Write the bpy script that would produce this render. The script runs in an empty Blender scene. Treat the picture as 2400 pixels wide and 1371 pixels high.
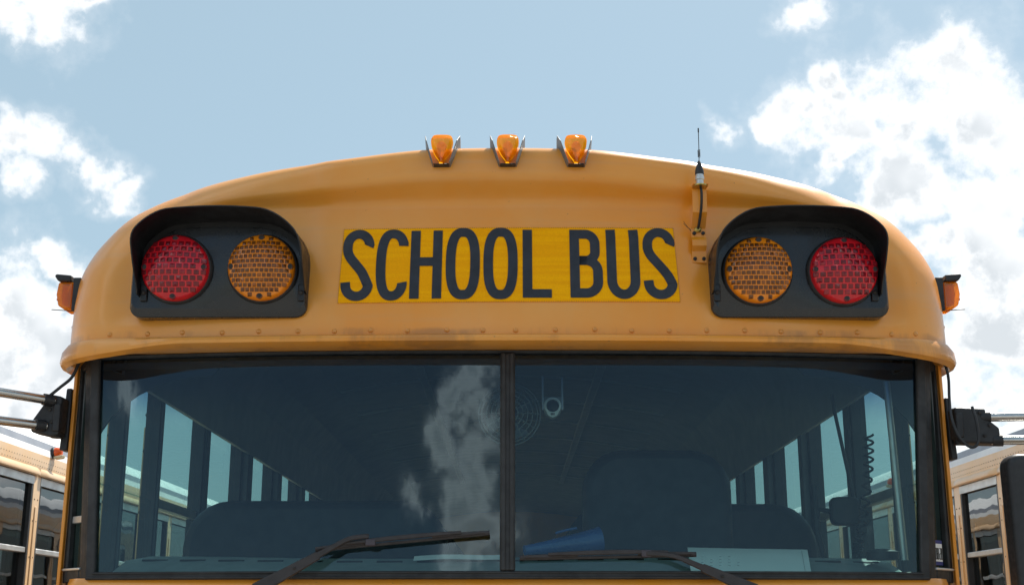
import bpy, bmesh, math, random
import numpy as np
from mathutils import Vector, Matrix
R = math.radians
random.seed(7)
scene = bpy.context.scene
col = scene.collection

# ------------------------------------------------------------------ camera
F_PX, PITCH, YAW = 2950.0, math.atan(766 / 2950.0), 4 / 2950.0
CAM = Vector((0.016, -3.3, 1.70))
cd = bpy.data.cameras.new('camera')
cd.sensor_width = 36.0
cd.lens = 36.0 * F_PX / 2400.0
cd.clip_start, cd.clip_end = 0.05, 5000
cam = bpy.data.objects.new('camera', cd)
cam.location = CAM
cam.rotation_euler = (math.pi / 2 + PITCH, 0, YAW)
col.objects.link(cam)
scene.camera = cam

def pixel_dir(u, v):
    """direction of the view ray through a point of the photograph (2400 px wide), used for the cloud bearings"""
    dx, dy = (u - 1200) / F_PX, (685.5 - v) / F_PX
    c, s = math.cos(PITCH), math.sin(PITCH)
    X, Y, Z = dx, c - dy * s, s + dy * c
    d = Vector((X * math.cos(YAW) - Y * math.sin(YAW), X * math.sin(YAW) + Y * math.cos(YAW), Z))
    return d.normalized()

# ------------------------------------------------------------------ sun, sky, exposure
SUN_DIR = Vector((0.31, 0.45, 0.84)).normalized()      # towards the sun
sun = bpy.data.lights.new('sun', 'SUN')
sun.energy = 4.7
sun.angle = R(0.53)
sun.color = (1.0, 0.95, 0.87)
so = bpy.data.objects.new('sun', sun)
so.rotation_euler = (-SUN_DIR).to_track_quat('-Z', 'Y').to_euler()
so.location = (0, 0, 30)
col.objects.link(so)

world = bpy.data.worlds.new('World')
world.cycles.sampling_method = 'MANUAL'; world.cycles.sample_map_resolution = 512
scene.world = world
world.use_nodes = True
nt = world.node_tree
nt.nodes.clear()

def build_sky():
    N, L = nt.nodes, nt.links
    def math_n(op, a, b=None, c=None, clamp=False):
        n = N.new('ShaderNodeMath'); n.operation = op; n.use_clamp = clamp
        for i, s in enumerate((a, b, c)):
            if s is None: continue
            if isinstance(s, (int, float)): n.inputs[i].default_value = s
            else: L.new(s, n.inputs[i])
        return n.outputs[0]
    def smooth(x, a, b):
        n = N.new('ShaderNodeMapRange'); n.interpolation_type = 'SMOOTHSTEP'
        n.inputs[1].default_value, n.inputs[2].default_value = a, b
        n.inputs[3].default_value, n.inputs[4].default_value = 0, 1
        L.new(x, n.inputs[0]); return n.outputs[0]
    def dot(vec, d):
        n = N.new('ShaderNodeVectorMath'); n.operation = 'DOT_PRODUCT'
        L.new(vec, n.inputs[0]); n.inputs[1].default_value = d
        return n.outputs['Value']
    def noise(vec, scale, detail, rough, lac=2.0):
        n = N.new('ShaderNodeTexNoise'); n.inputs['Scale'].default_value = scale
        n.inputs['Detail'].default_value = detail; n.inputs['Roughness'].default_value = rough
        n.inputs['Lacunarity'].default_value = lac
        L.new(vec, n.inputs['Vector']); return n
    tc = N.new('ShaderNodeTexCoord')
    dirv = tc.outputs['Generated']
    sky = N.new('ShaderNodeTexSky'); sky.sky_type = 'NISHITA'; sky.sun_disc = False
    sky.sun_elevation = math.asin(SUN_DIR.z)
    sky.sun_rotation = math.atan2(SUN_DIR.x, SUN_DIR.y)
    sky.air_density = 1.0; sky.dust_density = 1.0; sky.ozone_density = 1.0
    # thin summer veil of moisture over the clear sky
    veil = N.new('ShaderNodeMixRGB')
    hz = N.new('ShaderNodeMapRange'); L.new(dot(dirv, tuple(SUN_DIR)), hz.inputs[0])   # haze scatters forward: thickest round the sun
    for i_, v_ in enumerate((-0.55, 0.50, 0.04, 0.66)): hz.inputs[i_ + 1].default_value = v_
    L.new(hz.outputs[0], veil.inputs[0])
    veil.inputs[2].default_value = (3.75, 5.15, 5.75, 1)
    L.new(sky.outputs[0], veil.inputs[1])
    bsky = N.new('ShaderNodeBackground'); bsky.inputs['Strength'].default_value = 0.079
    L.new(veil.outputs[0], bsky.inputs['Color'])
    # cumulus: bearings and angular sizes (in photo pixels) of the cloud lumps
    front = [(2260, 262, 125), (2130, 300, 135), (1990, 300, 85), (1880, 280, 75), (1800, 310, 40), (2340, 330, 100), (2150, 420, 130),
             (2290, 510, 120), (2200, 560, 80), (2350, 640, 110), (2390, 780, 150), (2290, 880, 140), (2390, 960, 120),
             (1880, 50, 45), (1702, 300, 30), (1955, 200, 36), (1960, 400, 40),
             (110, 15, 85), (20, 40, 60), (210, 0, 50), (15, 310, 50), (90, 335, 62), (160, 370, 55), (225, 410, 42), (290, 462, 36), (60, 430, 40),
             (170, 640, 48), (60, 740, 110), (130, 800, 105), (10, 830, 130), (90, 930, 130), (30, 990, 90)]
    back = [(1110, 862, 50), (1065, 905, 40), (1110, 960, 46), (1050, 1020, 58), (1105, 1085, 68), (1070, 1175, 58), (985, 1190, 36), (1120, 1210, 62), (1090, 1300, 62),
            (340, 890, 60)]
    def mirrored(u, v):                                 # bearing that the curved windshield shows at this spot
        d = pixel_dir(u, v); x = (u - 1204) / F_PX * 3.42
        e = abs(x) / 1.1
        sx = math.copysign(0.208 * e ** 1.6, x); sz = (0.052 - 0.010 * e ** 2.6) / 0.618
        n = Vector((sx, -1, sz)).normalized()
        return (d - 2 * d.dot(n) * n).normalized()
    blobs = [(pixel_dir(u, v), r / F_PX) for u, v, r in front]
    for u, v, r in back: blobs.append((mirrored(u, v), 1.15 * r / F_PX))   # the cloud bank that shows in the windshield
    warp = noise(dirv, 15.0, 4, 0.6)
    wv = N.new('ShaderNodeVectorMath'); wv.operation = 'MULTIPLY_ADD'
    L.new(warp.outputs['Color'], wv.inputs[0]); wv.inputs[1].default_value = (0.075,) * 3
    a2 = N.new('ShaderNodeVectorMath'); a2.operation = 'SUBTRACT'
    L.new(dirv, a2.inputs[0]); a2.inputs[1].default_value = (0.0375,) * 3
    L.new(a2.outputs[0], wv.inputs[2])
    wdir = wv.outputs[0]
    field = None
    for d, r in blobs:
        r *= 1.34
        n = N.new('ShaderNodeVectorMath'); n.operation = 'DISTANCE'
        L.new(wdir, n.inputs[0]); n.inputs[1].default_value = tuple(d)
        v = math_n('MULTIPLY_ADD', n.outputs['Value'], -1.0 / r, 1.0)
        field = v if field is None else math_n('MAXIMUM', field, v)
    field = math_n('MAXIMUM', field, -2.0)
    # the rest of the sky carries the same scattered cumulus
    vf = pixel_dir(1200, 600)
    away = smooth(dot(dirv, tuple(vf)), math.cos(R(30)), math.cos(R(42)))
    bd = mirrored(1100, 1090)
    away_b = smooth(dot(dirv, tuple(bd)), math.cos(R(20)), math.cos(R(34)))
    far = noise(dirv, 3.1, 2, 0.5)
    gen = math_n('MULTIPLY_ADD', far.outputs['Fac'], 9.0, -5.2)
    gen = math_n('MINIMUM', gen, 0.8)
    gate = math_n('MULTIPLY_ADD', math_n('MULTIPLY', away, away_b), 4.0, -4.0)
    field = math_n('MAXIMUM', field, math_n('ADD', gen, gate))
    fbm = noise(dirv, 21.0, 8, 0.61)
    dens = math_n('ADD', field, math_n('MULTIPLY_ADD', fbm.outputs['Fac'], 3.0, -1.58))
    mask = math_n('MAXIMUM', smooth(dens, -0.20, 0.60), math_n('MULTIPLY', smooth(dens, -0.60, 0.30), 0.20))
    # shading of the cloud: thick cores are greyer, lumps catch light
    off = N.new('ShaderNodeVectorMath'); off.operation = 'ADD'
    L.new(dirv, off.inputs[0]); off.inputs[1].default_value = tuple(SUN_DIR * 0.02)
    lump = noise(off.outputs[0], 13.0, 3, 0.5)
    grey = math_n('MULTIPLY', smooth(dens, 0.40, 0.95), smooth(lump.outputs['Fac'], 0.28, 0.52))
    ccol = N.new('ShaderNodeMixRGB')
    ccol.inputs[1].default_value = (0.69, 0.70, 0.71, 1)
    ccol.inputs[2].default_value = (0.45, 0.48, 0.505, 1)
    L.new(grey, ccol.inputs[0])
    # clouds opposite the sun are lit face on and stand brighter than the back-lit ones
    facing = smooth(dot(dirv, tuple(-Vector((SUN_DIR.x, SUN_DIR.y, 0)).normalized())), -0.1, 0.8)
    cstr = math_n('MULTIPLY_ADD', facing, 0.95, 1.0)
    bcl = N.new('ShaderNodeBackground')
    L.new(ccol.outputs[0], bcl.inputs['Color']); L.new(cstr, bcl.inputs['Strength'])
    mix = N.new('ShaderNodeMixShader')
    L.new(math_n('MULTIPLY', mask, 0.97), mix.inputs[0]); L.new(bsky.outputs[0], mix.inputs[1]); L.new(bcl.outputs[0], mix.inputs[2])
    out = N.new('ShaderNodeOutputWorld')
    L.new(mix.outputs[0], out.inputs['Surface'])
build_sky()

vs = scene.view_settings
vs.view_transform = 'Standard'; vs.look = 'None'; vs.exposure = 0.74; vs.gamma = 1.0
vs.use_curve_mapping = False
scene.cycles.use_denoising = True
scene.cycles.max_bounces = 6
scene.cycles.transparent_max_bounces = 24
scene.cycles.sample_clamp_indirect = 6

# ------------------------------------------------------------------ materials
class Mat:
    def __init__(s, name):
        s.m = bpy.data.materials.new(name); s.m.use_nodes = True
        s.nt = s.m.node_tree; s.b = s.nt.nodes['Principled BSDF']
        s.tc = None
    def new(s, t, **kw):
        n = s.nt.nodes.new(t)
        for k, v in kw.items(): setattr(n, k, v)
        return n
    def link(s, a, b): s.nt.links.new(a, b)
    def coord(s):
        if s.tc is None: s.tc = s.new('ShaderNodeTexCoord')
        return s.tc.outputs['Object']
    def noise(s, scale, detail=4, rough=0.55, stretch=None):
        n = s.new('ShaderNodeTexNoise')
        n.inputs['Scale'].default_value = scale; n.inputs['Detail'].default_value = detail; n.inputs['Roughness'].default_value = rough
        if stretch:
            mp = s.new('ShaderNodeMapping'); mp.inputs['Scale'].default_value = stretch
            s.link(s.coord(), mp.inputs[0]); s.link(mp.outputs[0], n.inputs['Vector'])
        else: s.link(s.coord(), n.inputs['Vector'])
        return n.outputs['Fac']
    def rng(s, x, a, b, c=0.0, d=1.0, smooth=True):
        n = s.new('ShaderNodeMapRange'); n.interpolation_type = 'SMOOTHSTEP' if smooth else 'LINEAR'
        for i, v in enumerate((a, b, c, d)): n.inputs[i + 1].default_value = v
        s.link(x, n.inputs[0]); return n.outputs[0]
    def mix(s, fac, a, b):
        n = s.new('ShaderNodeMixRGB')
        for i, v in enumerate((fac, a, b)):
            if isinstance(v, (int, float)): n.inputs[i].default_value = v
            elif isinstance(v, tuple): n.inputs[i].default_value = (*v, 1) if len(v) == 3 else v
            else: s.link(v, n.inputs[i])
        return n.outputs[0]
    def mul(s, a, b, op='MULTIPLY'):
        n = s.new('ShaderNodeMath', operation=op)
        for i, v in enumerate((a, b)):
            if isinstance(v, (int, float)): n.inputs[i].default_value = v
            else: s.link(v, n.inputs[i])
        return n.outputs[0]
    def set(s, **kw):
        names = dict(base='Base Color', rough='Roughness', metal='Metallic', spec='Specular IOR Level', coat='Coat Weight', coat_rough='Coat Roughness',
                     ior='IOR', trans='Transmission Weight', sss='Subsurface Weight', emis='Emission Color', emis_s='Emission Strength')
        for k, v in kw.items():
            i = s.b.inputs[names[k]]
            if isinstance(v, (int, float)): i.default_value = v
            elif isinstance(v, tuple): i.default_value = (*v, 1)
            else: s.link(v, i)
        return s
    def bump(s, h, strength=0.2, dist=0.002):
        n = s.new('ShaderNodeBump'); n.inputs['Strength'].default_value = strength; n.inputs['Distance'].default_value = dist
        s.link(h, n.inputs['Height']); s.link(n.outputs[0], s.b.inputs['Normal'])
        return s

def plain(name, base, rough=0.5, var=0.15, scale=14, metal=0.0, spec=0.5, bump=0.0, bscale=90, coat=0.0):
    m = Mat(name)
    n = m.noise(scale, 5, 0.6)
    lo = tuple(c * (1 - var) for c in base); hi = tuple(min(1, c * (1 + var)) for c in base)
    m.set(base=m.mix(m.rng(n, 0.3, 0.7), lo, hi), metal=metal, spec=spec, coat=coat)
    m.set(rough=m.rng(m.noise(scale * 2.3, 4), 0.3, 0.7, max(0.02, rough - 0.08), min(1, rough + 0.1)))
    if bump: m.bump(m.noise(bscale, 3), bump)
    return m.m

def paint(name, base, fade, dirt_line=None, rough=0.36, coat=0.55):
    """oxidised vehicle enamel: uneven fading, dust specks, a grimy seam when dirt_line gives the height of one"""
    m = Mat(name)
    broad = m.rng(m.noise(1.7, 5, 0.6), 0.32, 0.68)
    streak = m.rng(m.noise(3.0, 5, 0.65, (5.0, 5.0, 0.5)), 0.42, 0.75)
    c = m.mix(m.mul(broad, 0.7), base, fade)
    c = m.mix(m.mul(streak, 0.28), c, tuple(x * 0.93 for x in fade))
    specks = m.rng(m.noise(75, 2, 0.5), 0.745, 0.775)
    c = m.mix(m.mul(specks, 0.5), c, (0.10, 0.055, 0.03))
    if dirt_line is not None:
        sep = m.new('ShaderNodeSeparateXYZ'); m.link(m.coord(), sep.inputs[0])
        wob = m.noise(5.0, 6, 0.65, (1, 1, 0.2))
        h = m.mul(sep.outputs[2], m.mul(wob, -0.045), 'ADD')
        band = m.rng(h, dirt_line - 0.012, dirt_line - 0.024)
        patch = m.rng(m.noise(4.2, 6, 0.7, (1, 1, 0.15)), 0.46, 0.60)
        c = m.mix(m.mul(m.mul(band, patch), 0.42), c, (0.24, 0.10, 0.03))
        film = m.mul(m.rng(m.noise(2.2, 4, 0.6, (0.5, 1, 9.0)), 0.5, 0.72), 0.14)
        c = m.mix(film, c, (0.46, 0.33, 0.2))
    m.set(base=c, coat=coat, coat_rough=0.22, spec=0.5)
    m.set(rough=m.rng(m.noise(5, 5), 0.3, 0.7, rough - 0.06, rough + 0.14))
    m.bump(m.noise(55, 3), 0.05, 0.002)
    return m.m

def glass(name, tint, ior=1.6, wave=0.0, band=None, rough=0.0):
    """thin sheet glass: tinted transmission plus a mirror layer that grows towards grazing angles"""
    m = Mat(name)
    m.nt.nodes.remove(m.b)
    tr = m.new('ShaderNodeBsdfTransparent')
    if band:
        sep = m.new('ShaderNodeSeparateXYZ'); m.link(m.coord(), sep.inputs[0])
        m.link(m.mix(m.rng(sep.outputs[2], band[0], band[1]), tint, band[2]), tr.inputs[0])
    else: tr.inputs[0].default_value = (*tint, 1)
    gl = m.new('ShaderNodeBsdfGlossy'); gl.inputs['Roughness'].default_value = rough
    gl.inputs['Color'].default_value = (0.68, 0.90, 1.0, 1) if band else (0.96, 0.98, 1.0, 1)
    fr = m.new('ShaderNodeFresnel')
    geo = m.new('ShaderNodeNewGeometry')                # a sheet mirrors alike from both of its sides
    m.link(m.rng(geo.outputs['Backfacing'], 0, 1, ior, 1.0 / ior, False), fr.inputs['IOR'])
    if wave:
        bp = m.new('ShaderNodeBump'); bp.inputs['Strength'].default_value = wave; bp.inputs['Distance'].default_value = 0.02
        m.link(m.noise(5.0, 1, 0.4), bp.inputs['Height'])
        m.link(bp.outputs[0], gl.inputs['Normal'])
    # light film of dust on the pane
    df = m.new('ShaderNodeBsdfDiffuse'); df.inputs[0].default_value = (0.5, 0.48, 0.44, 1)
    mx0 = m.new('ShaderNodeMixShader')
    m.link(m.rng(m.noise(7, 6, 0.7), 0.4, 0.8, 0.001, 0.010), mx0.inputs[0])
    m.link(tr.outputs[0], mx0.inputs[1]); m.link(df.outputs[0], mx0.inputs[2])
    mx = m.new('ShaderNodeMixShader')
    m.link(fr.outputs[0], mx.inputs[0]); m.link(mx0.outputs[0], mx.inputs[1]); m.link(gl.outputs[0], mx.inputs[2])
    m.link(mx.outputs[0], m.nt.nodes['Material Output'].inputs[0])
    return m.m

YEL, FADE = (0.80, 0.278, 0.007), (0.79, 0.365, 0.075)
M = {}
M['cap'] = paint('cap_enamel', YEL, FADE, dirt_line=2.443)
M['body'] = paint('body_enamel', (0.76, 0.45, 0.18), (0.76, 0.54, 0.34))
M['nose'] = paint('nose_enamel', YEL, FADE)
M['white'] = plain('white_roof_enamel', (0.74, 0.75, 0.75), 0.45, 0.06, 4)
M['stripe'] = plain('grey_roof_band', (0.20, 0.215, 0.25), 0.45, 0.08, 6)
M['black'] = plain('black_enamel', (0.010, 0.012, 0.015), 0.26, 0.2, 9, coat=0.2)
M['hood'] = plain('black_hood', (0.009, 0.009, 0.010), 0.38, 0.2, 9, bump=0.1, bscale=140)
M['rubber'] = plain('weathered_rubber', (0.026, 0.026, 0.027), 0.62, 0.3, 20, bump=0.25, bscale=60)
M['plastic'] = plain('black_plastic', (0.016, 0.016, 0.018), 0.5, 0.2, 30, bump=0.15, bscale=300)
M['steel'] = plain('polished_tube', (0.52, 0.51, 0.49), 0.22, 0.1, 8, metal=1.0)
M['alu'] = plain('mill_aluminium', (0.62, 0.63, 0.63), 0.42, 0.08, 10, metal=0.7)
M['shield'] = plain('grey_metal_shield', (0.17, 0.175, 0.18), 0.5, 0.15, 30, metal=0.3)
M['dark'] = plain('dark_fastener', (0.03, 0.026, 0.024), 0.5, 0.2, 60, metal=0.4)
M['brass'] = plain('yellow_zinc', (0.55, 0.38, 0.10), 0.35, 0.2, 60, metal=0.9)
M['dash'] = plain('grey_dash', (0.24, 0.27, 0.27), 0.6, 0.08, 12, bump=0.1, bscale=200)
M['liner'] = plain('interior_liner', (0.30, 0.32, 0.31), 0.5, 0.06, 5)
M['pillar_in'] = plain('interior_pillar', (0.12, 0.13, 0.135), 0.5, 0.1, 9)
M['vinyl'] = plain('dark_vinyl', (0.014, 0.019, 0.026), 0.55, 0.2, 12, bump=0.2, bscale=80)
M['floor'] = plain('black_rubber_floor', (0.03, 0.03, 0.03), 0.8, 0.2, 8)
M['paper'] = plain('white_paper', (0.86, 0.87, 0.86), 0.7, 0.02, 6)
M['print'] = plain('grey_print', (0.42, 0.43, 0.44), 0.7, 0.1, 60)
M['blue'] = plain('blue_plastic', (0.03, 0.09, 0.26), 0.28, 0.12, 8, coat=0.3)
M['letter'] = plain('black_vinyl_letter', (0.016, 0.018, 0.026), 0.45, 0.35, 26)
M['tyre'] = plain('tyre_rubber', (0.02, 0.02, 0.02), 0.8, 0.2, 20)
M['navy'] = plain('navy_print', (0.03, 0.05, 0.22), 0.5, 0.1, 30)
M['glass'] = glass('windshield_glass', (0.60, 0.79, 0.76), 1.62, 0.0, band=(2.20, 2.34, (0.15, 0.27, 0.46)))
M['sideglass'] = glass('side_window_glass', (0.52, 0.68, 0.66), 1.6, 0.04)
M['darkglass'] = glass('dark_window_glass', (0.34, 0.38, 0.38), 1.75, 0.05)
M['quarter'] = glass('quarter_glass', (0.42, 0.52, 0.49), 1.5, 0.03)

def sign_mat():
    m = Mat('reflective_sheeting')
    bands = m.rng(m.noise(9, 3, 0.6, (0.25, 1, 7)), 0.42, 0.62)
    cells = m.new('ShaderNodeTexVoronoi'); cells.inputs['Scale'].default_value = 240
    m.link(m.coord(), cells.inputs['Vector'])
    c = m.mix(bands, (0.94, 0.39, 0.001), (1.0, 0.46, 0.001))
    c = m.mix(m.mul(m.rng(cells.outputs['Distance'], 0.2, 0.7), 0.25), c, (0.74, 0.29, 0.001))
    blot = m.rng(m.noise(13, 5, 0.6), 0.66, 0.76)
    c = m.mix(m.mul(blot, 0.3), c, (0.45, 0.24, 0.04))
    m.set(base=c, rough=0.6, spec=0.08)
    return m.m
M['sign'] = sign_mat()
M['sign_edge'] = plain('sheeting_edge', (0.35, 0.17, 0.01), 0.6, 0.5, 90)

def lens_mat(name, base, rough=0.12, sss=0.0):
    m = Mat(name)
    n = m.rng(m.noise(40, 4, 0.6), 0.3, 0.7)
    m.set(base=m.mix(n, tuple(c * 0.8 for c in base), base), rough=rough, coat=0.25, spec=0.4)
    return m.m
M['red'] = lens_mat('red_lens', (0.66, 0.012, 0.022))
M['red_cell'] = lens_mat('red_lens_cell', (0.21, 0.006, 0.013))  # bricks darker than the lens: refracted light put into their colour
M['red_cell2'] = lens_mat('red_cell_refract_deep', (0.15, 0.005, 0.010)); M['red_cell3'] = lens_mat('red_cell_refract_bright', (0.34, 0.012, 0.022))  # deep and bright copies: uneven refraction painted as red tones
M['amber_cell2'] = lens_mat('amber_cell_refract_deep', (0.15, 0.045, 0.007)); M['amber_cell3'] = lens_mat('amber_cell_refract_bright', (0.33, 0.10, 0.012))  # same for amber: uneven refraction painted as two tones
M['amber'] = lens_mat('amber_lens', (0.92, 0.27, 0.010))
M['amber_cell'] = lens_mat('amber_lens_cell', (0.19, 0.062, 0.010))  # amber brick tone, refracted light put into the colour
def clear_lens(name, col_):
    m = Mat(name)                                       # backlit moulded plastic: lets sunlight through diffusely
    m.nt.nodes.remove(m.b)
    tl = m.new('ShaderNodeBsdfTranslucent'); tl.inputs[0].default_value = (*col_, 1)
    tp = m.new('ShaderNodeBsdfTransparent'); tp.inputs[0].default_value = (*col_, 1)
    df = m.new('ShaderNodeBsdfDiffuse'); df.inputs[0].default_value = (*[c * 0.8 for c in col_], 1)
    gl = m.new('ShaderNodeBsdfGlossy'); gl.inputs['Roughness'].default_value = 0.079
    rid = m.new('ShaderNodeTexWave'); rid.inputs['Scale'].default_value = 70; rid.bands_direction = 'X'
    m.link(m.coord(), rid.inputs['Vector'])
    bp = m.new('ShaderNodeBump'); bp.inputs['Strength'].default_value = 0.4; bp.inputs['Distance'].default_value = 0.002
    m.link(rid.outputs['Fac'], bp.inputs['Height']); m.link(bp.outputs[0], df.inputs['Normal']); m.link(bp.outputs[0], gl.inputs['Normal'])
    def mx(f, a, b):
        n = m.new('ShaderNodeMixShader'); n.inputs[0].default_value = f; m.link(a, n.inputs[1]); m.link(b, n.inputs[2]); return n.outputs[0]
    r = mx(0.35, tl.outputs[0], tp.outputs[0]); r = mx(0.18, r, df.outputs[0]); r = mx(0.06, r, gl.outputs[0])
    m.link(r, m.nt.nodes['Material Output'].inputs[0])
    return m.m
M['orange_lens'] = clear_lens('orange_marker_lens', (1.0, 0.50, 0.012))
M['orange_dark'] = lens_mat('orange_marker_base', (0.72, 0.09, 0.004), 0.15)
M['reflector'] = plain('lamp_reflector', (0.85, 0.40, 0.04), 0.4, 0.1, 20)

def ground_mat():
    m = Mat('sun_bleached_lot')
    n1 = m.rng(m.noise(0.6, 6, 0.6), 0.3, 0.7)
    n2 = m.rng(m.noise(90, 3, 0.6), 0.35, 0.75)
    c = m.mix(n1, (0.20, 0.19, 0.172), (0.265, 0.25, 0.226))
    c = m.mix(m.mul(n2, 0.5), c, (0.30, 0.28, 0.25))
    m.set(base=c, rough=0.88)
    m.bump(m.noise(160, 3), 0.4, 0.004)
    return m.m
M['ground'] = ground_mat()

# ------------------------------------------------------------------ mesh helpers
class MB:
    def __init__(s): s.v, s.f = [], []
    def add(s, vs, fs):
        o = len(s.v); s.v += [tuple(p) for p in vs]; s.f += [tuple(i + o for i in f) for f in fs]
        return s
    def box(s, a, b):
        (x0, y0, z0), (x1, y1, z1) = a, b
        return s.add([(x0, y0, z0), (x1, y0, z0), (x1, y1, z0), (x0, y1, z0), (x0, y0, z1), (x1, y0, z1), (x1, y1, z1), (x0, y1, z1)],
                     [(0, 3, 2, 1), (4, 5, 6, 7), (0, 1, 5, 4), (1, 2, 6, 5), (2, 3, 7, 6), (3, 0, 4, 7)])
    def slab(s, fn, us, vs_, back):
        """solid sheet: front = fn(u, v), back face shifted by the vector back"""
        nu, nv = len(us), len(vs_)
        b = Vector(back)
        fr = [Vector(fn(u, v)) for v in vs_ for u in us]
        pts = fr + [p + b for p in fr]
        n = nu * nv; fs = []
        for j in range(nv - 1):
            for i in range(nu - 1):
                a = j * nu + i
                fs += [(a, a + 1, a + nu + 1, a + nu), (n + a, n + a + nu, n + a + nu + 1, n + a + 1)]
        rim = [j * nu for j in range(nv)][::-1][:-1]
        loop = list(range(nu)) + [j * nu + nu - 1 for j in range(1, nv)] + [(nv - 1) * nu + i for i in range(nu - 2, -1, -1)] + [j * nu for j in range(nv - 2, 0, -1)]
        for k in range(len(loop)):
            a, c = loop[k], loop[(k + 1) % len(loop)]
            fs.append((c, a, n + a, n + c))
        return s.add(pts, fs)
    def sheet(s, fn, us, vs_):
        nu = len(us)
        pts = [fn(u, v) for v in vs_ for u in us]
        fs = [(j * nu + i, j * nu + i + 1, (j + 1) * nu + i + 1, (j + 1) * nu + i) for j in range(len(vs_) - 1) for i in range(nu - 1)]
        return s.add(pts, fs)
    def tube(s, path, rad, n=10, cap=True):
        path = [Vector(p) for p in path]
        rads = rad if isinstance(rad, (list, tuple)) else [rad] * len(path)
        up = None; rings = []
        for i, p in enumerate(path):
            t = (path[min(i + 1, len(path) - 1)] - path[max(i - 1, 0)]).normalized()
            if up is None: up = t.orthogonal().normalized()
            up = (up - t * up.dot(t)); up = up.normalized() if up.length > 1e-6 else t.orthogonal().normalized()
            w = t.cross(up)
            rings.append([p + (up * math.cos(2 * math.pi * k / n) + w * math.sin(2 * math.pi * k / n)) * rads[i] for k in range(n)])
        pts = [q for r in rings for q in r]
        fs = [(i * n + k, i * n + (k + 1) % n, (i + 1) * n + (k + 1) % n, (i + 1) * n + k) for i in range(len(path) - 1) for k in range(n)]
        if cap: fs += [tuple(range(n))[::-1], tuple((len(path) - 1) * n + k for k in range(n))]
        return s.add(pts, fs)
    def prism(s, poly, vec):
        n = len(poly); v = Vector(vec)
        a = [Vector(p) for p in poly]
        return s.add(a + [p + v for p in a], [tuple(range(n)), tuple(range(n, 2 * n))[::-1]] + [(i, n + i, n + (i + 1) % n, (i + 1) % n) for i in range(n)])
    def lathe(s, prof, origin, axis, n=20):
        """prof: (radius, distance along axis)"""
        ax = Vector(axis).normalized(); e = ax.orthogonal().normalized(); f = ax.cross(e); o = Vector(origin)
        pts = [o + ax * h + (e * math.cos(2 * math.pi * k / n) + f * math.sin(2 * math.pi * k / n)) * r for r, h in prof for k in range(n)]
        fs = [(i * n + k, i * n + (k + 1) % n, (i + 1) * n + (k + 1) % n, (i + 1) * n + k) for i in range(len(prof) - 1) for k in range(n)]
        fs += [tuple(range(n))[::-1], tuple((len(prof) - 1) * n + k for k in range(n))]
        return s.add(pts, fs)
    def build(s, name, mat, parent=None, smooth=32, bevel=0.0, seg=2, recalc=True, loc=None):
        me = bpy.data.meshes.new(name)
        me.from_pydata(s.v, [], s.f)
        if recalc:
            bm = bmesh.new(); bm.from_mesh(me)
            bmesh.ops.recalc_face_normals(bm, faces=bm.faces); bm.to_mesh(me); bm.free()
        me.materials.append(M[mat] if isinstance(mat, str) else mat)
        if smooth:
            me.polygons.foreach_set('use_smooth', [True] * len(me.polygons))
            me.set_sharp_from_angle(angle=R(smooth))
        o = bpy.data.objects.new(name, me); col.objects.link(o)
        if parent: o.parent = parent
        if loc: o.location = loc
        if bevel:
            b = o.modifiers.new('bevel', 'BEVEL'); b.width = bevel; b.segments = seg; b.limit_method = 'ANGLE'; b.angle_limit = R(40)
            b.harden_normals = False
        return o

def box(name, a, b, mat, parent, bevel=0.0, **kw): return MB().box(a, b).build(name, mat, parent, bevel=bevel, **kw)
def copy(o, parent, loc=None, mirror=False):
    c = o.copy(); col.objects.link(c); c.parent = parent
    if loc is not None: c.location = loc
    return c
def lin(a, b, n): return [a + (b - a) * i / (n - 1) for i in range(n)]
def sst(a, b, x):
    t = max(0.0, min(1.0, (x - a) / (b - a))); return t * t * (3 - 2 * t)
def lerp(a, b, t): return a + (b - a) * t
def empty(name, loc=(0, 0, 0)):
    o = bpy.data.objects.new(name, None); o.empty_display_size = 0.3; col.objects.link(o); o.location = loc; return o
def tag(o, label=None, cat=None, group=None, kind=None):
    for k, v in (('label', label), ('category', cat), ('group', group), ('kind', kind)):
        if v: o[k] = v
    return o
def spline(pts, n):
    """Catmull-Rom through pts"""
    pts = [Vector(p) for p in pts]
    P = [2 * pts[0] - pts[1]] + pts + [2 * pts[-1] - pts[-2]]
    out = []
    segs = len(pts) - 1
    for k in range(n):
        t = k / (n - 1) * segs; i = min(int(t), segs - 1); t -= i
        a, b, c, d = P[i:i + 4]
        out.append(0.5 * ((2 * b) + (c - a) * t + (2 * a - 5 * b + 4 * c - d) * t * t + (3 * b - a - 3 * c + d) * t ** 3))
    return out

# ------------------------------------------------------------------ ground
g = MB(); g.sheet(lambda u, v: (u, v, 0), lin(-400, 400, 5), lin(-400, 400, 5))
ground = g.build('ground', 'ground', recalc=False)
tag(ground, 'sun-bleached pale grey lot under the parked buses', 'ground', kind='structure')

# ------------------------------------------------------------------ bus body shared by the three buses
SX = 1.21                      # outer face of the side walls
ROOF = [(1.217, 2.50), (1.221, 2.56), (1.218, 2.615), (1.207, 2.655), (1.186, 2.70), (1.145, 2.745), (1.05, 2.805), (0.905, 2.856), (0.72, 2.895),
        (0.478, 2.926), (0.238, 2.946), (0.0, 2.952)]
BAY0, PITCH_Y, OPEN = 1.545, 0.715, 0.612
NBAY = 13
YEND = BAY0 + NBAY * PITCH_Y + 0.2
SILL, HEAD = 1.72, 2.49

def side_x(side, x): return side * x

def wall_strip(name, prof, y0, y1, mat, parent, side, ny=2, bevel=0):
    m = MB()
    ys = lin(y0, y1, ny)
    m.sheet(lambda u, v: (side * prof[int(u)][0], v, prof[int(u)][1]), list(range(len(prof))), ys)
    return m.build(name, mat, parent, smooth=40)

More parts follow.
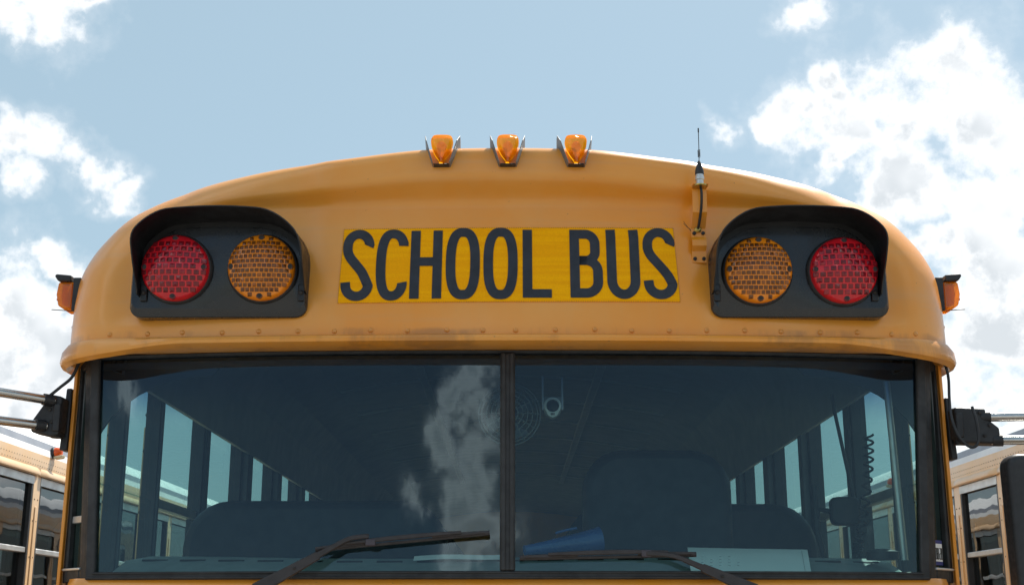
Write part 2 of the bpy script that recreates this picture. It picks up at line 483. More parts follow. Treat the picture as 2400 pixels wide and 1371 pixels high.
pieces = {}
def window_unit(root, side, y0, y1, gl, kind='passenger', drop=0.0):
    """one sash window: frame > upper pane, lower pane, meeting rail"""
    key = (side, round(y1 - y0, 3), gl, kind)
    x_out, x_in = side * (SX - 0.0015), side * (SX - 0.052)
    a, b = sorted((x_out, x_in))
    w = y1 - y0
    fw = 0.022 if w > 0.4 else 0.006
    fr = MB()
    fr.box((a, 0.0, SILL), (b, fw, HEAD)); fr.box((a, w - fw, SILL), (b, w, HEAD))
    fr.box((a, fw, HEAD - 0.045), (b, w - fw, HEAD)); fr.box((a, fw, SILL), (b, w - fw, SILL + 0.03))
    f = fr.build('window', 'dark_frame', root, bevel=0.003, loc=(0, y0, 0))
    hd = MB(); x1, x2 = sorted((side * (SX + 0.0015), side * (SX - 0.001)))
    hd.box((x1, 0.0, HEAD - 0.047), (x2, w, HEAD - 0.002)); hd.build('top_rail', 'alu', f)
    rl = MB(); x1, x2 = sorted((side * (SX - 0.006), side * (SX - 0.04)))
    rl.box((x1, fw, 2.062 - drop), (x2, w - fw, 2.092 - drop))
    if w > 0.4: rl.build('meeting_rail', 'alu', f, bevel=0.004)
    xu, xl = side * (SX - 0.022), side * (SX - 0.038)
    up = MB(); up.sheet(lambda u, v: (xu, u, v), lin(fw, w - fw, 2), (2.08 - drop, HEAD - 0.045)); up.build('upper_pane', gl, f, recalc=False)
    lo = MB(); lo.sheet(lambda u, v: (xl, u, v), lin(fw, w - fw, 2), (SILL + 0.03, 2.08)); lo.build('lower_pane', gl, f, recalc=False)
    return f
M['dark_frame'] = plain('dark_window_frame', (0.035, 0.036, 0.038), 0.45, 0.15, 15)

def body(root, gl, y_front, full='plain'):
    """side walls, pillars, gutters, roof and windows from y_front back"""
    for side in (-1, 1):
        low = [(SX, 0.45), (SX, 0.95), (SX + 0.012, 0.97), (SX + 0.012, 1.03), (SX, 1.05), (SX, 1.40), (SX + 0.012, 1.42), (SX + 0.012, 1.48), (SX, 1.50), (SX, SILL)]
        wall_strip('side_wall', low, y_front, YEND, 'body', root, side)
        up = wall_strip('upper_side_panel', [(SX + 0.004, HEAD + 0.012), (1.217, 2.512)] + ROOF[1:3], y_front + 0.02, YEND, 'body', root, side, 3)
        wall_strip('roof_edge', ROOF[2:4] , y_front + 0.02, YEND, 'white', root, side)
        wall_strip('roof_band', ROOF[3:5], y_front + 0.02, YEND, 'stripe', root, side)
        # rivets of the upper panel: two rows of small heads
        rv = MB()
        y = y_front + 0.1
        while y < min(YEND, 7.2):
            for k, (xx, zz) in enumerate(((1.2215, 2.548), (1.2215, 2.575))):
                yy = y + (0.018 if k else 0)
                rv.add([(side * (xx + 0.0002), yy - 0.0035, zz), (side * (xx + 0.0002), yy, zz - 0.0035), (side * (xx + 0.0002), yy + 0.0035, zz), (side * (xx + 0.0002), yy, zz + 0.0035), (side * (xx + 0.003), yy, zz)],
                       [(0, 1, 4), (1, 2, 4), (2, 3, 4), (3, 0, 4)])
            y += 0.037
        tag(rv.build('panel_rivets', 'dark', up, smooth=0), kind='stuff')
        # window bays
        yw = []
        b0 = BAY0
        if full == 'cab':
            yw = [(0.215, 0.488, 0), (0.505, 0.865, 0), (0.885, 1.485, 0)] if side < 0 else [(0.215, 0.488, 0), (0.505, 0.955, 0), (1.02, 1.585, 0)]
            b0 = BAY0 if side < 0 else BAY0 + 0.10
        yw += [(b0 + k * PITCH_Y, b0 + k * PITCH_Y + OPEN, 0.20 if (full == 'cab' and k == 2) else 0) for k in range(NBAY if b0 == BAY0 else NBAY - 1)]
        edges = [y_front] + [e for a, b, _ in yw for e in (a, b)] + [YEND]
        for a, b, dr in yw: window_unit(root, side, a, b, gl, drop=dr)
        for i in range(0, len(edges), 2):
            a, b = edges[i], edges[i + 1]
            if b - a < 0.005: continue
            x0, x1 = sorted((side * SX, side * (SX - 0.014)))
            p = box('window_pillar', (x0, a, SILL), (x1, b, HEAD + 0.012), 'body', root, bevel=0.004)
            x0, x1 = sorted((side * (SX - 0.015), side * (SX - (0.058 if b < 1.6 else 0.078))))
            box('pillar_trim', (x0, a + 0.001, SILL), (x1, b - 0.001, HEAD + 0.01), 'pillar_in', p, bevel=0.004)
            mid = (a + b) / 2; hw = min(0.012, (b - a) * 0.2)
            x0, x1 = sorted((side * (SX - 0.001), side * (SX + 0.006)))
            box('pillar_rib', (x0, mid - hw, SILL + 0.02), (x1, mid + hw, 2.32), 'body', p, bevel=0.003)
            for dz in (1.80, 2.04, 2.24, 2.36):
                for sg in (-1, 1):
                    s_ = MB(); s_.lathe([(0.005, -0.001), (0.005, 0.001), (0.002, 0.003)], (side * SX, mid + sg * hw * 2.1, dz), (side, 0, 0), 6)
                    s_.build('screw', 'dark', p, smooth=0)
        # pressed gutter over each window
        for a, b, _ in yw:
            m = MB()
            n = 9
            def gut(u, v, a=a, b=b):
                t = (v - (a - 0.045)) / (b - a + 0.09)
                e = min(1.0, min(t, 1 - t) / 0.07); e = math.sin(e * math.pi / 2)
                prof = [(0.001, 0.042), (0.016, 0.030), (0.027, 0.012), (0.024, 0.0), (0.0, -0.003)][int(u)]
                return (side * (SX + 0.007 + prof[0] * e), v, HEAD + 0.004 + prof[1])
            m.sheet(gut, list(range(5)), lin(a - 0.045, b + 0.045, 17))
            m.build('rain_gutter', 'body', root, smooth=50)
        # interior lining of this side
        ins = MB(); ins.sheet(lambda u, v: (side * [1.15, 1.15, 1.12, 1.10, 1.02, 0.85][int(u)], v, [2.50, 2.40, 2.39, 2.60, 2.72, 2.79][int(u)]), list(range(6)), (y_front + 0.1, YEND - 0.05))
        ins.build('inner_cove', 'liner', root, smooth=25)
        iw = MB(); iw.sheet(lambda u, v: (side * 1.16, v, u), (0.95, SILL), (y_front + 0.05, YEND - 0.05)); iw.build('inner_wall', 'liner', root)
    ce = MB(); ce.sheet(lambda u, v: (u, v, 2.79 + 0.085 * (1 - (u / 0.85) ** 2)), lin(-0.85, 0.85, 11), (y_front + 0.1, YEND - 0.05)); ce.build('ceiling_lining', 'liner', root)
    if full == 'cab':
        for k in range(9):
            yy = 1.42 + k * PITCH_Y
            rb = MB(); rb.slab(lambda u, v: (u, yy + v, 2.782 + 0.085 * (1 - (u / 0.85) ** 2)), lin(-0.84, 0.84, 11), (-0.02, 0.02), (0, 0, 0.006)); rb.build('roof_bow', 'alu', root, bevel=0.002)
        for sx_ in (-0.42, 0.42):
            lp = MB(); lp.box((sx_ - 0.02, 0.9, 2.82), (sx_ + 0.02, 7.5, 2.838)); lp.build('ceiling_rail', 'alu', root, bevel=0.004)
    half = ROOF[4:]
    prof = [(-x, z) for x, z in half] + [(x, z) for x, z in half[::-1][1:]]
    rf = MB(); rf.sheet(lambda u, v: (prof[int(u)][0], v, prof[int(u)][1]), list(range(len(prof))), lin(y_front + 0.02, YEND, 5)); rf.build('roof', 'white', root, smooth=60)
    fl = MB(); fl.box((-1.2, y_front + 0.02, 0.90), (1.2, YEND - 0.01, 0.95)); fl.build('floor_pan', 'floor', root)
    rear = [(-SX, 0.45), (SX, 0.45), (SX, 2.48)] + [(x, z) for x, z in ROOF] + [(-x, z) for x, z in ROOF[::-1][1:]] + [(-SX, 2.48)]
    rw = MB(); rw.prism([(x, YEND - 0.02, z) for x, z in rear], (0, 0.04, 0)); rw.build('rear_wall', 'body', root, smooth=0)
    for yy in (1.0, 6.4):
        for side in (-1, 1):
            w = MB(); w.lathe([(0.28, -0.13), (0.46, -0.12), (0.50, -0.08), (0.50, 0.08), (0.46, 0.12), (0.28, 0.13)], (side * 1.02, yy, 0.5), (side, 0, 0), 28)
            wo = w.build('wheel', 'tyre', root)
            h = MB(); h.lathe([(0.29, 0.0), (0.27, 0.10), (0.12, 0.06), (0.10, 0.15), (0.02, 0.16)], (side * 1.02, yy, 0.5), (side, 0, 0), 20); h.build('rim', 'alu', wo)

# ------------------------------------------------------------------ the front bus
bus = empty('school_bus', (0, 0, 0))
tag(bus, 'yellow school bus seen head on, filling the middle of the picture', 'school bus', 'parked school buses')
body(bus, 'sideglass', 0.19, 'cab')

# front cap -----------------------------------------------------------
HWC = 1.228                    # half width of the cap
OUT = [(HWC, 2.425), (HWC, 2.50), (1.2275, 2.57), (1.217, 2.657), (1.168, 2.751), (1.072, 2.844), (0.918, 2.899), (0.726, 2.925), (0.475, 2.943), (0.237, 2.962), (0.0, 2.967)]
half = [Vector((x, z, 0)) for x, z in OUT]
full_o = [Vector((-p.x, p.y, 0)) for p in half] + half[::-1][1:]
outline = spline(full_o, 161)
OA = np.array([(p.x, p.y) for p in outline])
_zx = OA[np.argsort(OA[:, 0])]
def ztop(x): return float(np.interp(x, _zx[:, 0], _zx[:, 1]))
def edge_dist(x, z):
    p = np.array((x, z)); a = OA[:-1]; b = OA[1:]; ab = b - a
    t = np.clip(((p - a) * ab).sum(1) / np.maximum((ab * ab).sum(1), 1e-12), 0, 1)
    q = a + ab * t[:, None]
    return float(np.sqrt(((p - q) ** 2).sum(1)).min())
def cap_y(x, z):
    ax = abs(x)
    y = 0.052 * (ax / 1.05) ** 2
    y += -0.04 + 0.056 * sst(2.45, 2.86, z)
    zb_, zt_ = 2.808, ztop(x) - 0.088              # the brow bulges forward above a level crease
    w = max(0.0, min(1.0, (zt_ - zb_) / 0.066))
    if w > 0.02: y += -0.066 * w * sst(zb_, zt_ + 0.004, z)
    # shallow dish around the lamp panels
    y += 0.010 * sst(0.50, 0.56, ax) * (1 - sst(1.03, 1.12, ax)) * sst(2.46, 2.50, z)
    r = lerp(0.042, 0.15, sst(0.45, 1.15, ax))
    d = edge_dist(x, z)
    if d < r: y += r - math.sqrt(max(0.0, r * r - (r - d) ** 2))
    return y
def make_cap():
    n = len(outline); rows = 46
    pts = []; fs = []
    # non-uniform rows, denser near the rim
    ts = [1 - (1 - i / (rows - 1)) ** 1.9 for i in range(rows)]
    arc = [0.0]
    for a, b in zip(outline, outline[1:]): arc.append(arc[-1] + (b - a).length)
    for j, t in enumerate(ts):
        for i, o in enumerate(outline):
            bx = (2 * arc[i] / arc[-1] - 1) * HWC
            bz = 2.425
            x, z = lerp(bx, o.x, t), lerp(bz, o.y, t)
            pts.append((x, cap_y(x, z), z))
    for j in range(rows - 1):
        for i in range(n - 1):
            fs.append((j * n + i, j * n + i + 1, (j + 1) * n + i + 1, (j + 1) * n + i))
    # return flange running back over the roof
    base = (rows - 1) * n
    for yy, s in ((0.30, 1.0), (0.50, 1.0)):
        for i, o in enumerate(outline):
            pts.append((o.x, max(yy, pts[base + i][1] + 0.005), o.y + (0.006 if s else 0)))
    for k in range(2):
        for i in range(n - 1):
            a = (rows - 1 + k) * n + i; b = (rows + k) * n + i
            fs.append((a, a + 1, b + 1, b))
    m = MB(); m.add(pts, fs)
    return m.build('front_cap', 'cap', bus, smooth=60)
cap = make_cap()

# drip lip below the cap ------------------------------------------------
bottom = []
for x in lin(-HWC + 0.0001, HWC - 0.0001, 181):
    bottom.append(Vector((x, cap_y(x, 2.426), 0)))
bottom = [Vector((-HWC, 0.50, 0)), Vector((-HWC, 0.35, 0)), Vector((-HWC, 0.25, 0))] + bottom + [Vector((HWC, 0.25, 0)), Vector((HWC, 0.35, 0)), Vector((HWC, 0.50, 0))]
def make_lip():
    sec = [(0.0, 2.431), (0.016, 2.430), (0.027, 2.425), (0.031, 2.418), (0.028, 2.410), (0.006, 2.402), (-0.06, 2.404), (-0.155, 2.413)]
    pts = []; ns = len(sec)
    for i, p in enumerate(bottom):
        t = (bottom[min(i + 1, len(bottom) - 1)] - bottom[max(i - 1, 0)]).normalized()
        nrm = Vector((t.y, -t.x, 0))
        c = sst(0.85, 1.22, abs(p.x))
        for k, (o, z) in enumerate(sec):
            oo = o if o > -0.02 else o * (1 - 0.62 * c)
            drop = -0.034 * c * (1 if 3 <= k <= 5 else 0.35 if k in (2, 6) else 0)
            q = p + nrm * (oo + (-0.007 * c if o > 0.01 else 0))
            pts.append((q.x, q.y, z + drop))
    fs = [(i * ns + k, i * ns + k + 1, (i + 1) * ns + k + 1, (i + 1) * ns + k) for i in range(len(bottom) - 1) for k in range(ns - 1)]
    m = MB(); m.add(pts, fs)
    return m.build('drip_lip', 'cap', bus, smooth=35)
make_lip()

rivet_mesh = MB(); rivet_mesh.lathe([(0.0072, -0.001), (0.0066, 0.0018), (0.004, 0.0036), (0.001, 0.0042)], (0, 0, 0), (0, -1, 0), 10)
rivet0 = rivet_mesh.build('rivet', 'cap', cap, smooth=60)
RU = [228, 322, 408, 506, 595, 690, 778, 865, 953, 1047, 1133, 1211, 1306, 1400, 1488, 1578, 1668, 1760, 1848, 1944, 2035, 2120, 2180]
for i, u in enumerate(RU):
    x = (u - 1192) / 2950 * 3.27 * 1.005
    z = 2.4445 + random.uniform(-0.002, 0.002)
    r = rivet0 if i == 0 else copy(rivet0, cap)
    r.location = (x, cap_y(x, z), z)

# lettered sign -------------------------------------------------------------
def on_cap(x, z, off): return (x, cap_y(x, z) - off, z)
# sign corners in photo-crop units -> metres on the panel
def sg(px, py):
    k = 0.9125 / 2254.0
    return ((px - 1179) * k + 0.003, 2.742 - (py - 73) * k * 1.033 * 0.995)
sc = [sg(57, 78), sg(2297, 70), sg(2316, 598), sg(44, 607)]
m = MB()
def sgn(u, v, off=0.0018):
    xt = lerp(sc[0][0], sc[1][0], u); xb = lerp(sc[3][0], sc[2][0], u)
    zt = lerp(sc[0][1], sc[1][1], u); zb = lerp(sc[3][1], sc[2][1], u)
    return on_cap(lerp(xb, xt, v), lerp(zb, zt, v), off)
m.slab(sgn, lin(0, 1, 41), lin(0, 1, 13), (0, 0.003, 0))
sign = m.build('name_sign', 'sign', bus, smooth=30)
# pinked edge: a darker stitched margin made of short tabs
ed = MB()
for k in range(150):
    for (a, b) in ((0.9935, 1.0), (0.0, 0.0055)):
        u = k / 150 + 0.0012
        ed.slab(lambda uu, vv: sgn(uu, vv, 0.0024), (u, u + 0.0036), (a, b), (0, 0.001, 0))
for k in range(40):
    for (a, b) in ((0.0, 0.0014), (0.9986, 1.0)):
        v = k / 40 + 0.004
        ed.slab(lambda uu, vv: sgn(uu, vv, 0.0024), (a, b), (v, v + 0.014), (0, 0.001, 0))
tag(ed.build('pinked_edge', 'sign_edge', sign, smooth=0), kind='stuff')

def arc_pts(cx, cy, rx, ry, a0, a1, n=18): return [(cx + rx * math.cos(R(lerp(a0, a1, i / (n - 1)))), cy - ry * math.sin(R(lerp(a0, a1, i / (n - 1))))) for i in range(n)]
SW = 64.0                                        # stroke width in crop units
def ribbon(path, closed=False, w=SW):
    """quads along a centre line, in crop units (y down)"""
    n = len(path); L_, R_ = [], []
    for i in range(n):
        if closed: a, b = path[(i - 1) % n], path[(i + 1) % n]
        else: a, b = path[max(i - 1, 0)], path[min(i + 1, n - 1)]
        tx, ty = b[0] - a[0], b[1] - a[1]; l = math.hypot(tx, ty) or 1
        nx, ny = -ty / l * w / 2, tx / l * w / 2
        L_.append((path[i][0] + nx, path[i][1] + ny)); R_.append((path[i][0] - nx, path[i][1] - ny))
    q = [(L_[i], L_[i + 1], R_[i + 1], R_[i]) for i in range(n - 1)]
    if closed: q.append((L_[-1], L_[0], R_[0], R_[-1]))
    return q
def rect(x0, y0, x1, y1, n=8):
    ys = lin(y0, y1, n); return [((x0, a), (x1, a), (x1, b), (x0, b)) for a, b in zip(ys, ys[1:])]
def S_path(x0, x1, y0, y1):
    h = SW / 2; a, b, t, u = x0 + h, x1 - h, y0 + h, y1 - h
    cx = (a + b) / 2 - 2; rx = (b - a) / 2
    p = [(b - 2, y0 + 108), (b - 2, y0 + 98)] + arc_pts(cx, t + 84, rx - 2, 84, 0, 180, 20)
    k = [(a + 1, t + 120), (a + 18, t + 165), (a + 56, t + 215), (a + 100, t + 270), (b - 26, t + 318), (b - 4, t + 366)]
    q = arc_pts((a + b) / 2 - 2, u - 78, rx, 78, 0, -180, 20)
    ctrl = [p[-1]] + k + [q[0]]
    sp = spline([Vector((x, y, 0)) for x, y in ctrl], 30)
    return p[:-1] + [(v.x, v.y) for v in sp] + q[1:] + [(a - 4, y1 - 130)]
def O_path(x0, x1, y0, y1):
    h = SW / 2; cx, cy, rx, ry = (x0 + x1) / 2, (y0 + y1) / 2, (x1 - x0) / 2 - h, (y1 - y0) / 2 - h
    out = []
    for i in range(72):
        a = 2 * math.pi * i / 72; c, s = math.cos(a), math.sin(a); e = 2 / 2.7
        out.append((cx + rx * math.copysign(abs(c) ** e, c), cy + ry * math.copysign(abs(s) ** e, s)))
    return out
def C_path(x0, x1, y0, y1):
    h = SW / 2; a, b, t, u = x0 + h, x1 - h, y0 + h, y1 - h
    top = [(b + 2, y0 + 92)] + arc_pts((a + b) / 2 + 6, t + 88, (b - a) / 2 - 4, 88, 0, 90, 12)
    left = []
    for i in range(1, 40):
        an = math.pi / 2 + math.pi * i / 40; c, s = math.cos(an), math.sin(an); e = 2 / 2.7
        left.append(((a + b) / 2 + 6 + ((b - a) / 2 + 6) * math.copysign(abs(c) ** e, c), (t + u) / 2 - (u - t) / 2 * math.copysign(abs(s) ** e, s)))
    bot = arc_pts((a + b) / 2 + 6, u - 88, (b - a) / 2 - 6, 88, -90, 0, 12) + [(b - 1, y1 - 124)]
    return top + left + bot
def U_quads(x0, x1, y0, y1):
    h = SW / 2; a, b, u = x0 + h, x1 - h, y1 - h
    p = [(a - 2, y0)] + [(a, y) for y in lin(y0 + 60, u - 110, 6)] + arc_pts((a + b) / 2, u - 96, (b - a) / 2, 96, 180, 360, 26) + [(b, y) for y in lin(u - 110, y0 + 60, 6)] + [(b - 4, y0)]
    return ribbon(p)
def B_quads(x0, x1, y0, y1):
    h = SW / 2; mid = y0 + 222
    q = rect(x0, y0, x0 + SW, y1)
    up = [(x0 + SW, y0 + h)] + [(x0 + 100, y0 + h)] + arc_pts(x0 + 106, y0 + h + 70, x1 - 16 - h - x0 - 106, 70, 90, 0, 12) + arc_pts(x0 + 106, mid - 62, x1 - 16 - h - x0 - 106, 62, 0, -90, 12) + [(x0 + SW, mid)]
    lo = [(x0 + SW, mid)] + arc_pts(x0 + 106, mid + 76, x1 - h - x0 - 106, 76, 90, 0, 12) + arc_pts(x0 + 106, y1 - h - 78, x1 - h - x0 - 106, 78, 0, -90, 12) + [(x0 + SW, y1 - h)]
    return q + ribbon(up) + ribbon(lo)
def letter(quads):
    m = MB()
    for q in quads:
        f = [on_cap(*sg(*p), 0.0036) for p in q]; b = [on_cap(*sg(*p), 0.0012) for p in q]
        m.add(f + b, [(0, 1, 2, 3), (7, 6, 5, 4), (0, 4, 5, 1), (1, 5, 6, 2), (2, 6, 7, 3), (3, 7, 4, 0)])
    bm = bmesh.new(); me = bpy.data.meshes.new('letter'); me.from_pydata(m.v, [], m.f); bm.from_mesh(me)
    bmesh.ops.remove_doubles(bm, verts=bm.verts, dist=1e-5); 
    # drop the internal walls shared by neighbouring quads
    seen = {}
    for fc in bm.faces:
        k = tuple(sorted(v.index for v in fc.verts)); seen.setdefault(k, []).append(fc)
    bad = [f for fs in seen.values() if len(fs) > 1 for f in fs]
    bmesh.ops.delete(bm, geom=bad, context='FACES_ONLY')
    bmesh.ops.recalc_face_normals(bm, faces=bm.faces)
    bm.to_mesh(me); bm.free(); me.materials.append(M['letter'])
    o = bpy.data.objects.new('letter', me); col.objects.link(o); o.parent = sign
    return o
letter(ribbon(S_path(60, 275, 85, 593)))
letter(ribbon(C_path(289, 500, 85, 592)))
letter(rect(519, 96, 582, 580) + rect(669, 95, 731, 579) + rect(582, 289, 669, 350, 3))
letter(ribbon(O_path(757, 985, 77, 586), True))
letter(ribbon(O_path(1009, 1238, 76, 586), True))
letter(rect(1272, 91, 1335, 575) + rect(1335, 517, 1464, 575, 3))
letter(B_quads(1588, 1806, 90, 574))
letter(U_quads(1835, 2055, 88, 581))
letter(ribbon(S_path(2082, 2304, 73, 581)))

# warning lamp panels --------------------------------------------------------
def rounded(x0, x1, z0, z1, r, n=7):
    """r = radii bottom-left, bottom-right, top-right, top-left (x, z)"""
    out = []
    for (cx, cz, a0, rr) in ((x0 + r[0][0], z0 + r[0][1], 180, r[0]), (x1 - r[1][0], z0 + r[1][1], 270, r[1]), (x1 - r[2][0], z1 - r[2][1], 0, r[2]), (x0 + r[3][0], z1 - r[3][1], 90, r[3])):
        for i in range(n):
            a = R(a0 + 90 * i / (n - 1)); out.append((cx + rr[0] * math.cos(a), cz + rr[1] * math.sin(a)))
    return out

def lamp_panel(sx):
    """sx = -1 for the panel on the door side of the picture's left, +1 for the other"""
    xa, xb = 0.538, 1.013                          # inner and outer edges
    sh = 0.0 if sx < 0 else 0.008
    X = lambda x: sx * (x + sh)
    yp = -0.026
    rr = [(0.032, 0.03), (0.032, 0.03), (0.12, 0.11), (0.12, 0.12)]
    poly = rounded(xa, xb, 2.481, 2.752, rr)
    m = MB()
    front = [(X(x), yp + 0.0, z) for x, z in poly]
    n = len(poly)
    # plate face is slightly dished: outer rim, step, inner face leaning back at the bottom fold
    rim_in = rounded(xa + 0.006, xb - 0.006, 2.502, 2.746, [(0.026, 0.024), (0.026, 0.024), (0.114, 0.104), (0.114, 0.114)])
    back = [(X(x), 0.16, z) for x, z in poly]
    f2 = [(X(x), yp - 0.012, z) for x, z in rim_in]
    pts = back + front + f2
    fs = [(i, (i + 1) % n, n + (i + 1) % n, n + i) for i in range(n)] + [(n + i, n + (i + 1) % n, 2 * n + (i + 1) % n, 2 * n + i) for i in range(n)] + [tuple(range(2 * n, 3 * n))]
    m.add(pts, fs)
    p = m.build('lamp_panel', 'black', bus, smooth=30, bevel=0.002)
    # hood
    yf = yp - 0.012
    path = []
    hx0, hx1, hz = xa + 0.004, xb - 0.030, 2.742
    path += [(hx0, z) for z in lin(2.545, 2.625, 5)]
    path += [(hx0 + 0.118 - 0.118 * math.cos(R(a)), 2.625 + (hz - 2.625) * math.sin(R(a))) for a in lin(6, 90, 12)]
    path += [(x, hz) for x in lin(hx0 + 0.14, hx1 - 0.115, 6)]
    path += [(hx1 - 0.10 + 0.10 * math.sin(R(a)), hz - 0.095 + 0.095 * math.cos(R(a))) for a in lin(6, 90, 12)]
    path += [(hx1, z) for z in lin(2.63, 2.535, 5)]
    path = [(x, z - 0.010 * ((x - (hx0 + hx1) / 2) / 0.16) ** 2 * sst(2.66, 2.74, z) + 0.003 * sst(2.66, 2.74, z)) for x, z in path]
    hd = MB(); pts = []
    N_ = len(path)
    for i, (x, z) in enumerate(path):
        s = i / (N_ - 1)
        dep = 0.128 * (0.42 + 0.58 * sst(2.535, 2.69, z))
        if s < 0.06 or s > 0.94: dep *= 0.55 + 0.45 * min(s, 1 - s) / 0.06
        cx, cz = (hx0 + hx1) / 2, 2.6
        ox, oz = (x - cx), (z - cz); l = math.hypot(ox, oz); ox, oz = ox / l * 0.0035, oz / l * 0.0035
        pts += [(X(x), yf + 0.012, z), (X(x), yf - dep, z + 0.002), (X(x + ox), yf - dep, z + oz + 0.002), (X(x + ox), yf + 0.012, z + oz)]
    fs = []
    for i in range(N_ - 1):
        a, b = i * 4, (i + 1) * 4
        fs += [(a + k, a + (k + 1) % 4, b + (k + 1) % 4, b + k) for k in range(4)]
    fs += [(0, 1, 2, 3), ((N_ - 1) * 4 + 3, (N_ - 1) * 4 + 2, (N_ - 1) * 4 + 1, (N_ - 1) * 4)]
    hd.add(pts, fs); hd.build('hood', 'hood', p, smooth=40)
    # inner flange that fixes the hood to the plate
    fl = MB(); pts = []
    for i, (x, z) in enumerate(path):
        cx, cz = (hx0 + hx1) / 2, 2.57
        ox, oz = (x - cx), (z - cz); l = math.hypot(ox, oz)
        pts += [(X(x), yf - 0.003, z), (X(x - ox / l * 0.016), yf - 0.003, z - oz / l * 0.016)]
    fl.add(pts, [(2 * i, 2 * i + 1, 2 * i + 3, 2 * i + 2) for i in range(N_ - 1)]); fl.build('hood_flange', 'hood', p)
    for x in (hx0 + 0.010, hx1 - 0.010):
        b = MB(); b.box((min(X(x - 0.009), X(x + 0.009)), yf - 0.008, 2.522), (max(X(x - 0.009), X(x + 0.009)), yf - 0.001, 2.568)); c = b.build('hood_clip', 'hood', p, bevel=0.002)
        s_ = MB(); s_.lathe([(0.006, 0), (0.006, 0.004), (0.003, 0.006)], (X(x), yf - 0.008, 2.545), (0, -1, 0), 10); s_.build('screw', 'dark', p)
    return p, yf
lpL, YF = lamp_panel(-1)
lpR, _ = lamp_panel(1)

def warning_lamp(x, z, kind):
    rad = 0.0885
    tilt = Vector((0, -1, -0.06)).normalized()
    g = MB(); g.lathe([(rad + 0.006, -0.005), (rad + 0.007, 0.008), (rad + 0.003, 0.014), (rad - 0.004, 0.015)], (x, YF, z), tilt, 40)
    o = g.build('warning_lamp', 'rubber', bus, smooth=40)
    o.name = kind + '_warning_lamp'
    # domed lens with a rim
    prof = [(rad, 0.010), (rad, 0.034), (rad - 0.003, 0.038)]
    dome = lambda r: 0.038 + 0.022 * (1 - (r / rad) ** 2)
    prof += [(r, dome(r)) for r in lin(rad - 0.006, 0.002, 12)]
    l = MB(); l.lathe(prof, (x, YF, z), tilt, 48)
    l.build('lens', kind, o, smooth=50)
    # moulded bricks of the lens
    ax = tilt; ex = Vector((1, 0, 0)); ez = ex.cross(ax).normalized()
    if ez.z < 0: ez = -ez
    cells = MB()
    pitch_z, pitch_x, fill_x, fill_z = (0.0146, 0.0176, 0.80, 0.90) if kind == 'red' else (0.0118, 0.0128, 0.92, 0.93)
    rows = int(rad / pitch_z) + 1
    for j in range(-rows, rows + 1):
        for i in range(-9, 10):
            cx = (i + (0.5 if j % 2 else 0)) * pitch_x; cz = j * pitch_z
            bow = 0.005 * (1 - (cx / rad) ** 2) * (1 if cz > 0 else -1) * min(1, abs(cz) / 0.05)
            cz += bow
            r = math.hypot(cx, cz)
            if r > rad - 0.0068: continue
            if min(math.hypot(cx, cz - 0.078), math.hypot(cx, cz + 0.078), math.hypot(cx - 0.078, cz), math.hypot(cx + 0.078, cz)) < 0.0135: continue
            hw, hh = pitch_x * fill_x / 2, pitch_z * fill_z / 2
            hw *= random.uniform(0.9, 1.08)
            base = Vector((x, YF, z)) + ex * cx + ez * cz
            h0 = dome(r) - 0.0012; h1 = dome(r) + 0.0016
            q = [(-hw, -hh), (hw, -hh), (hw, hh), (-hw, hh)]
            pts = [base + ex * a + ez * b + ax * (dome(min(rad, math.hypot(cx + a, cz + b))) - 0.001) for a, b in q] + [base + ex * a * 0.88 + ez * b * 0.86 + ax * (dome(min(rad, math.hypot(cx + a, cz + b))) + 0.0012) for a, b in q]
            pts.append(base + ax * (dome(r) + 0.0012 + random.uniform(0.0006, 0.0024)) + ex * random.uniform(-0.3, 0.3) * hw + ez * random.uniform(-0.3, 0.3) * hh)
            cells.add(pts, [(4, 5, 8), (5, 6, 8), (6, 7, 8), (7, 4, 8), (0, 1, 5, 4), (1, 2, 6, 5), (2, 3, 7, 6), (3, 0, 4, 7)])
    cb = cells.build('lens_bricks', kind + '_cell', o, smooth=0)
    cb.data.materials.append(M[kind + '_cell2']); cb.data.materials.append(M[kind + '_cell3'])
    for k in range(len(cb.data.polygons) // 8):
        mi_ = random.choice((0, 0, 0, 1, 1, 2))
        for q in range(8): cb.data.polygons[k * 8 + q].material_index = mi_
    tag(cb, kind='stuff')
    for a, b in ((0, 0.078), (0, -0.078), (0.078, 0), (-0.078, 0)):
        c = Vector((x, YF, z)) + ex * a + ez * b
        s_ = MB(); s_.lathe([(0.0092, 0.036), (0.0092, 0.0425), (0.0070, 0.044)], c, ax, 14); b_ = s_.build('screw_boss', kind + '_cell', o)
        s_ = MB(); s_.lathe([(0.0064, 0.040), (0.0064, 0.0450), (0.004, 0.0455)], c, ax, 10); s_.build('screw', 'dark', o)
    return o
warning_lamp(-0.887, 2.609, 'red'); warning_lamp(-0.657, 2.610, 'amber')
warning_lamp(0.669, 2.603, 'amber'); warning_lamp(0.897, 2.602, 'red')

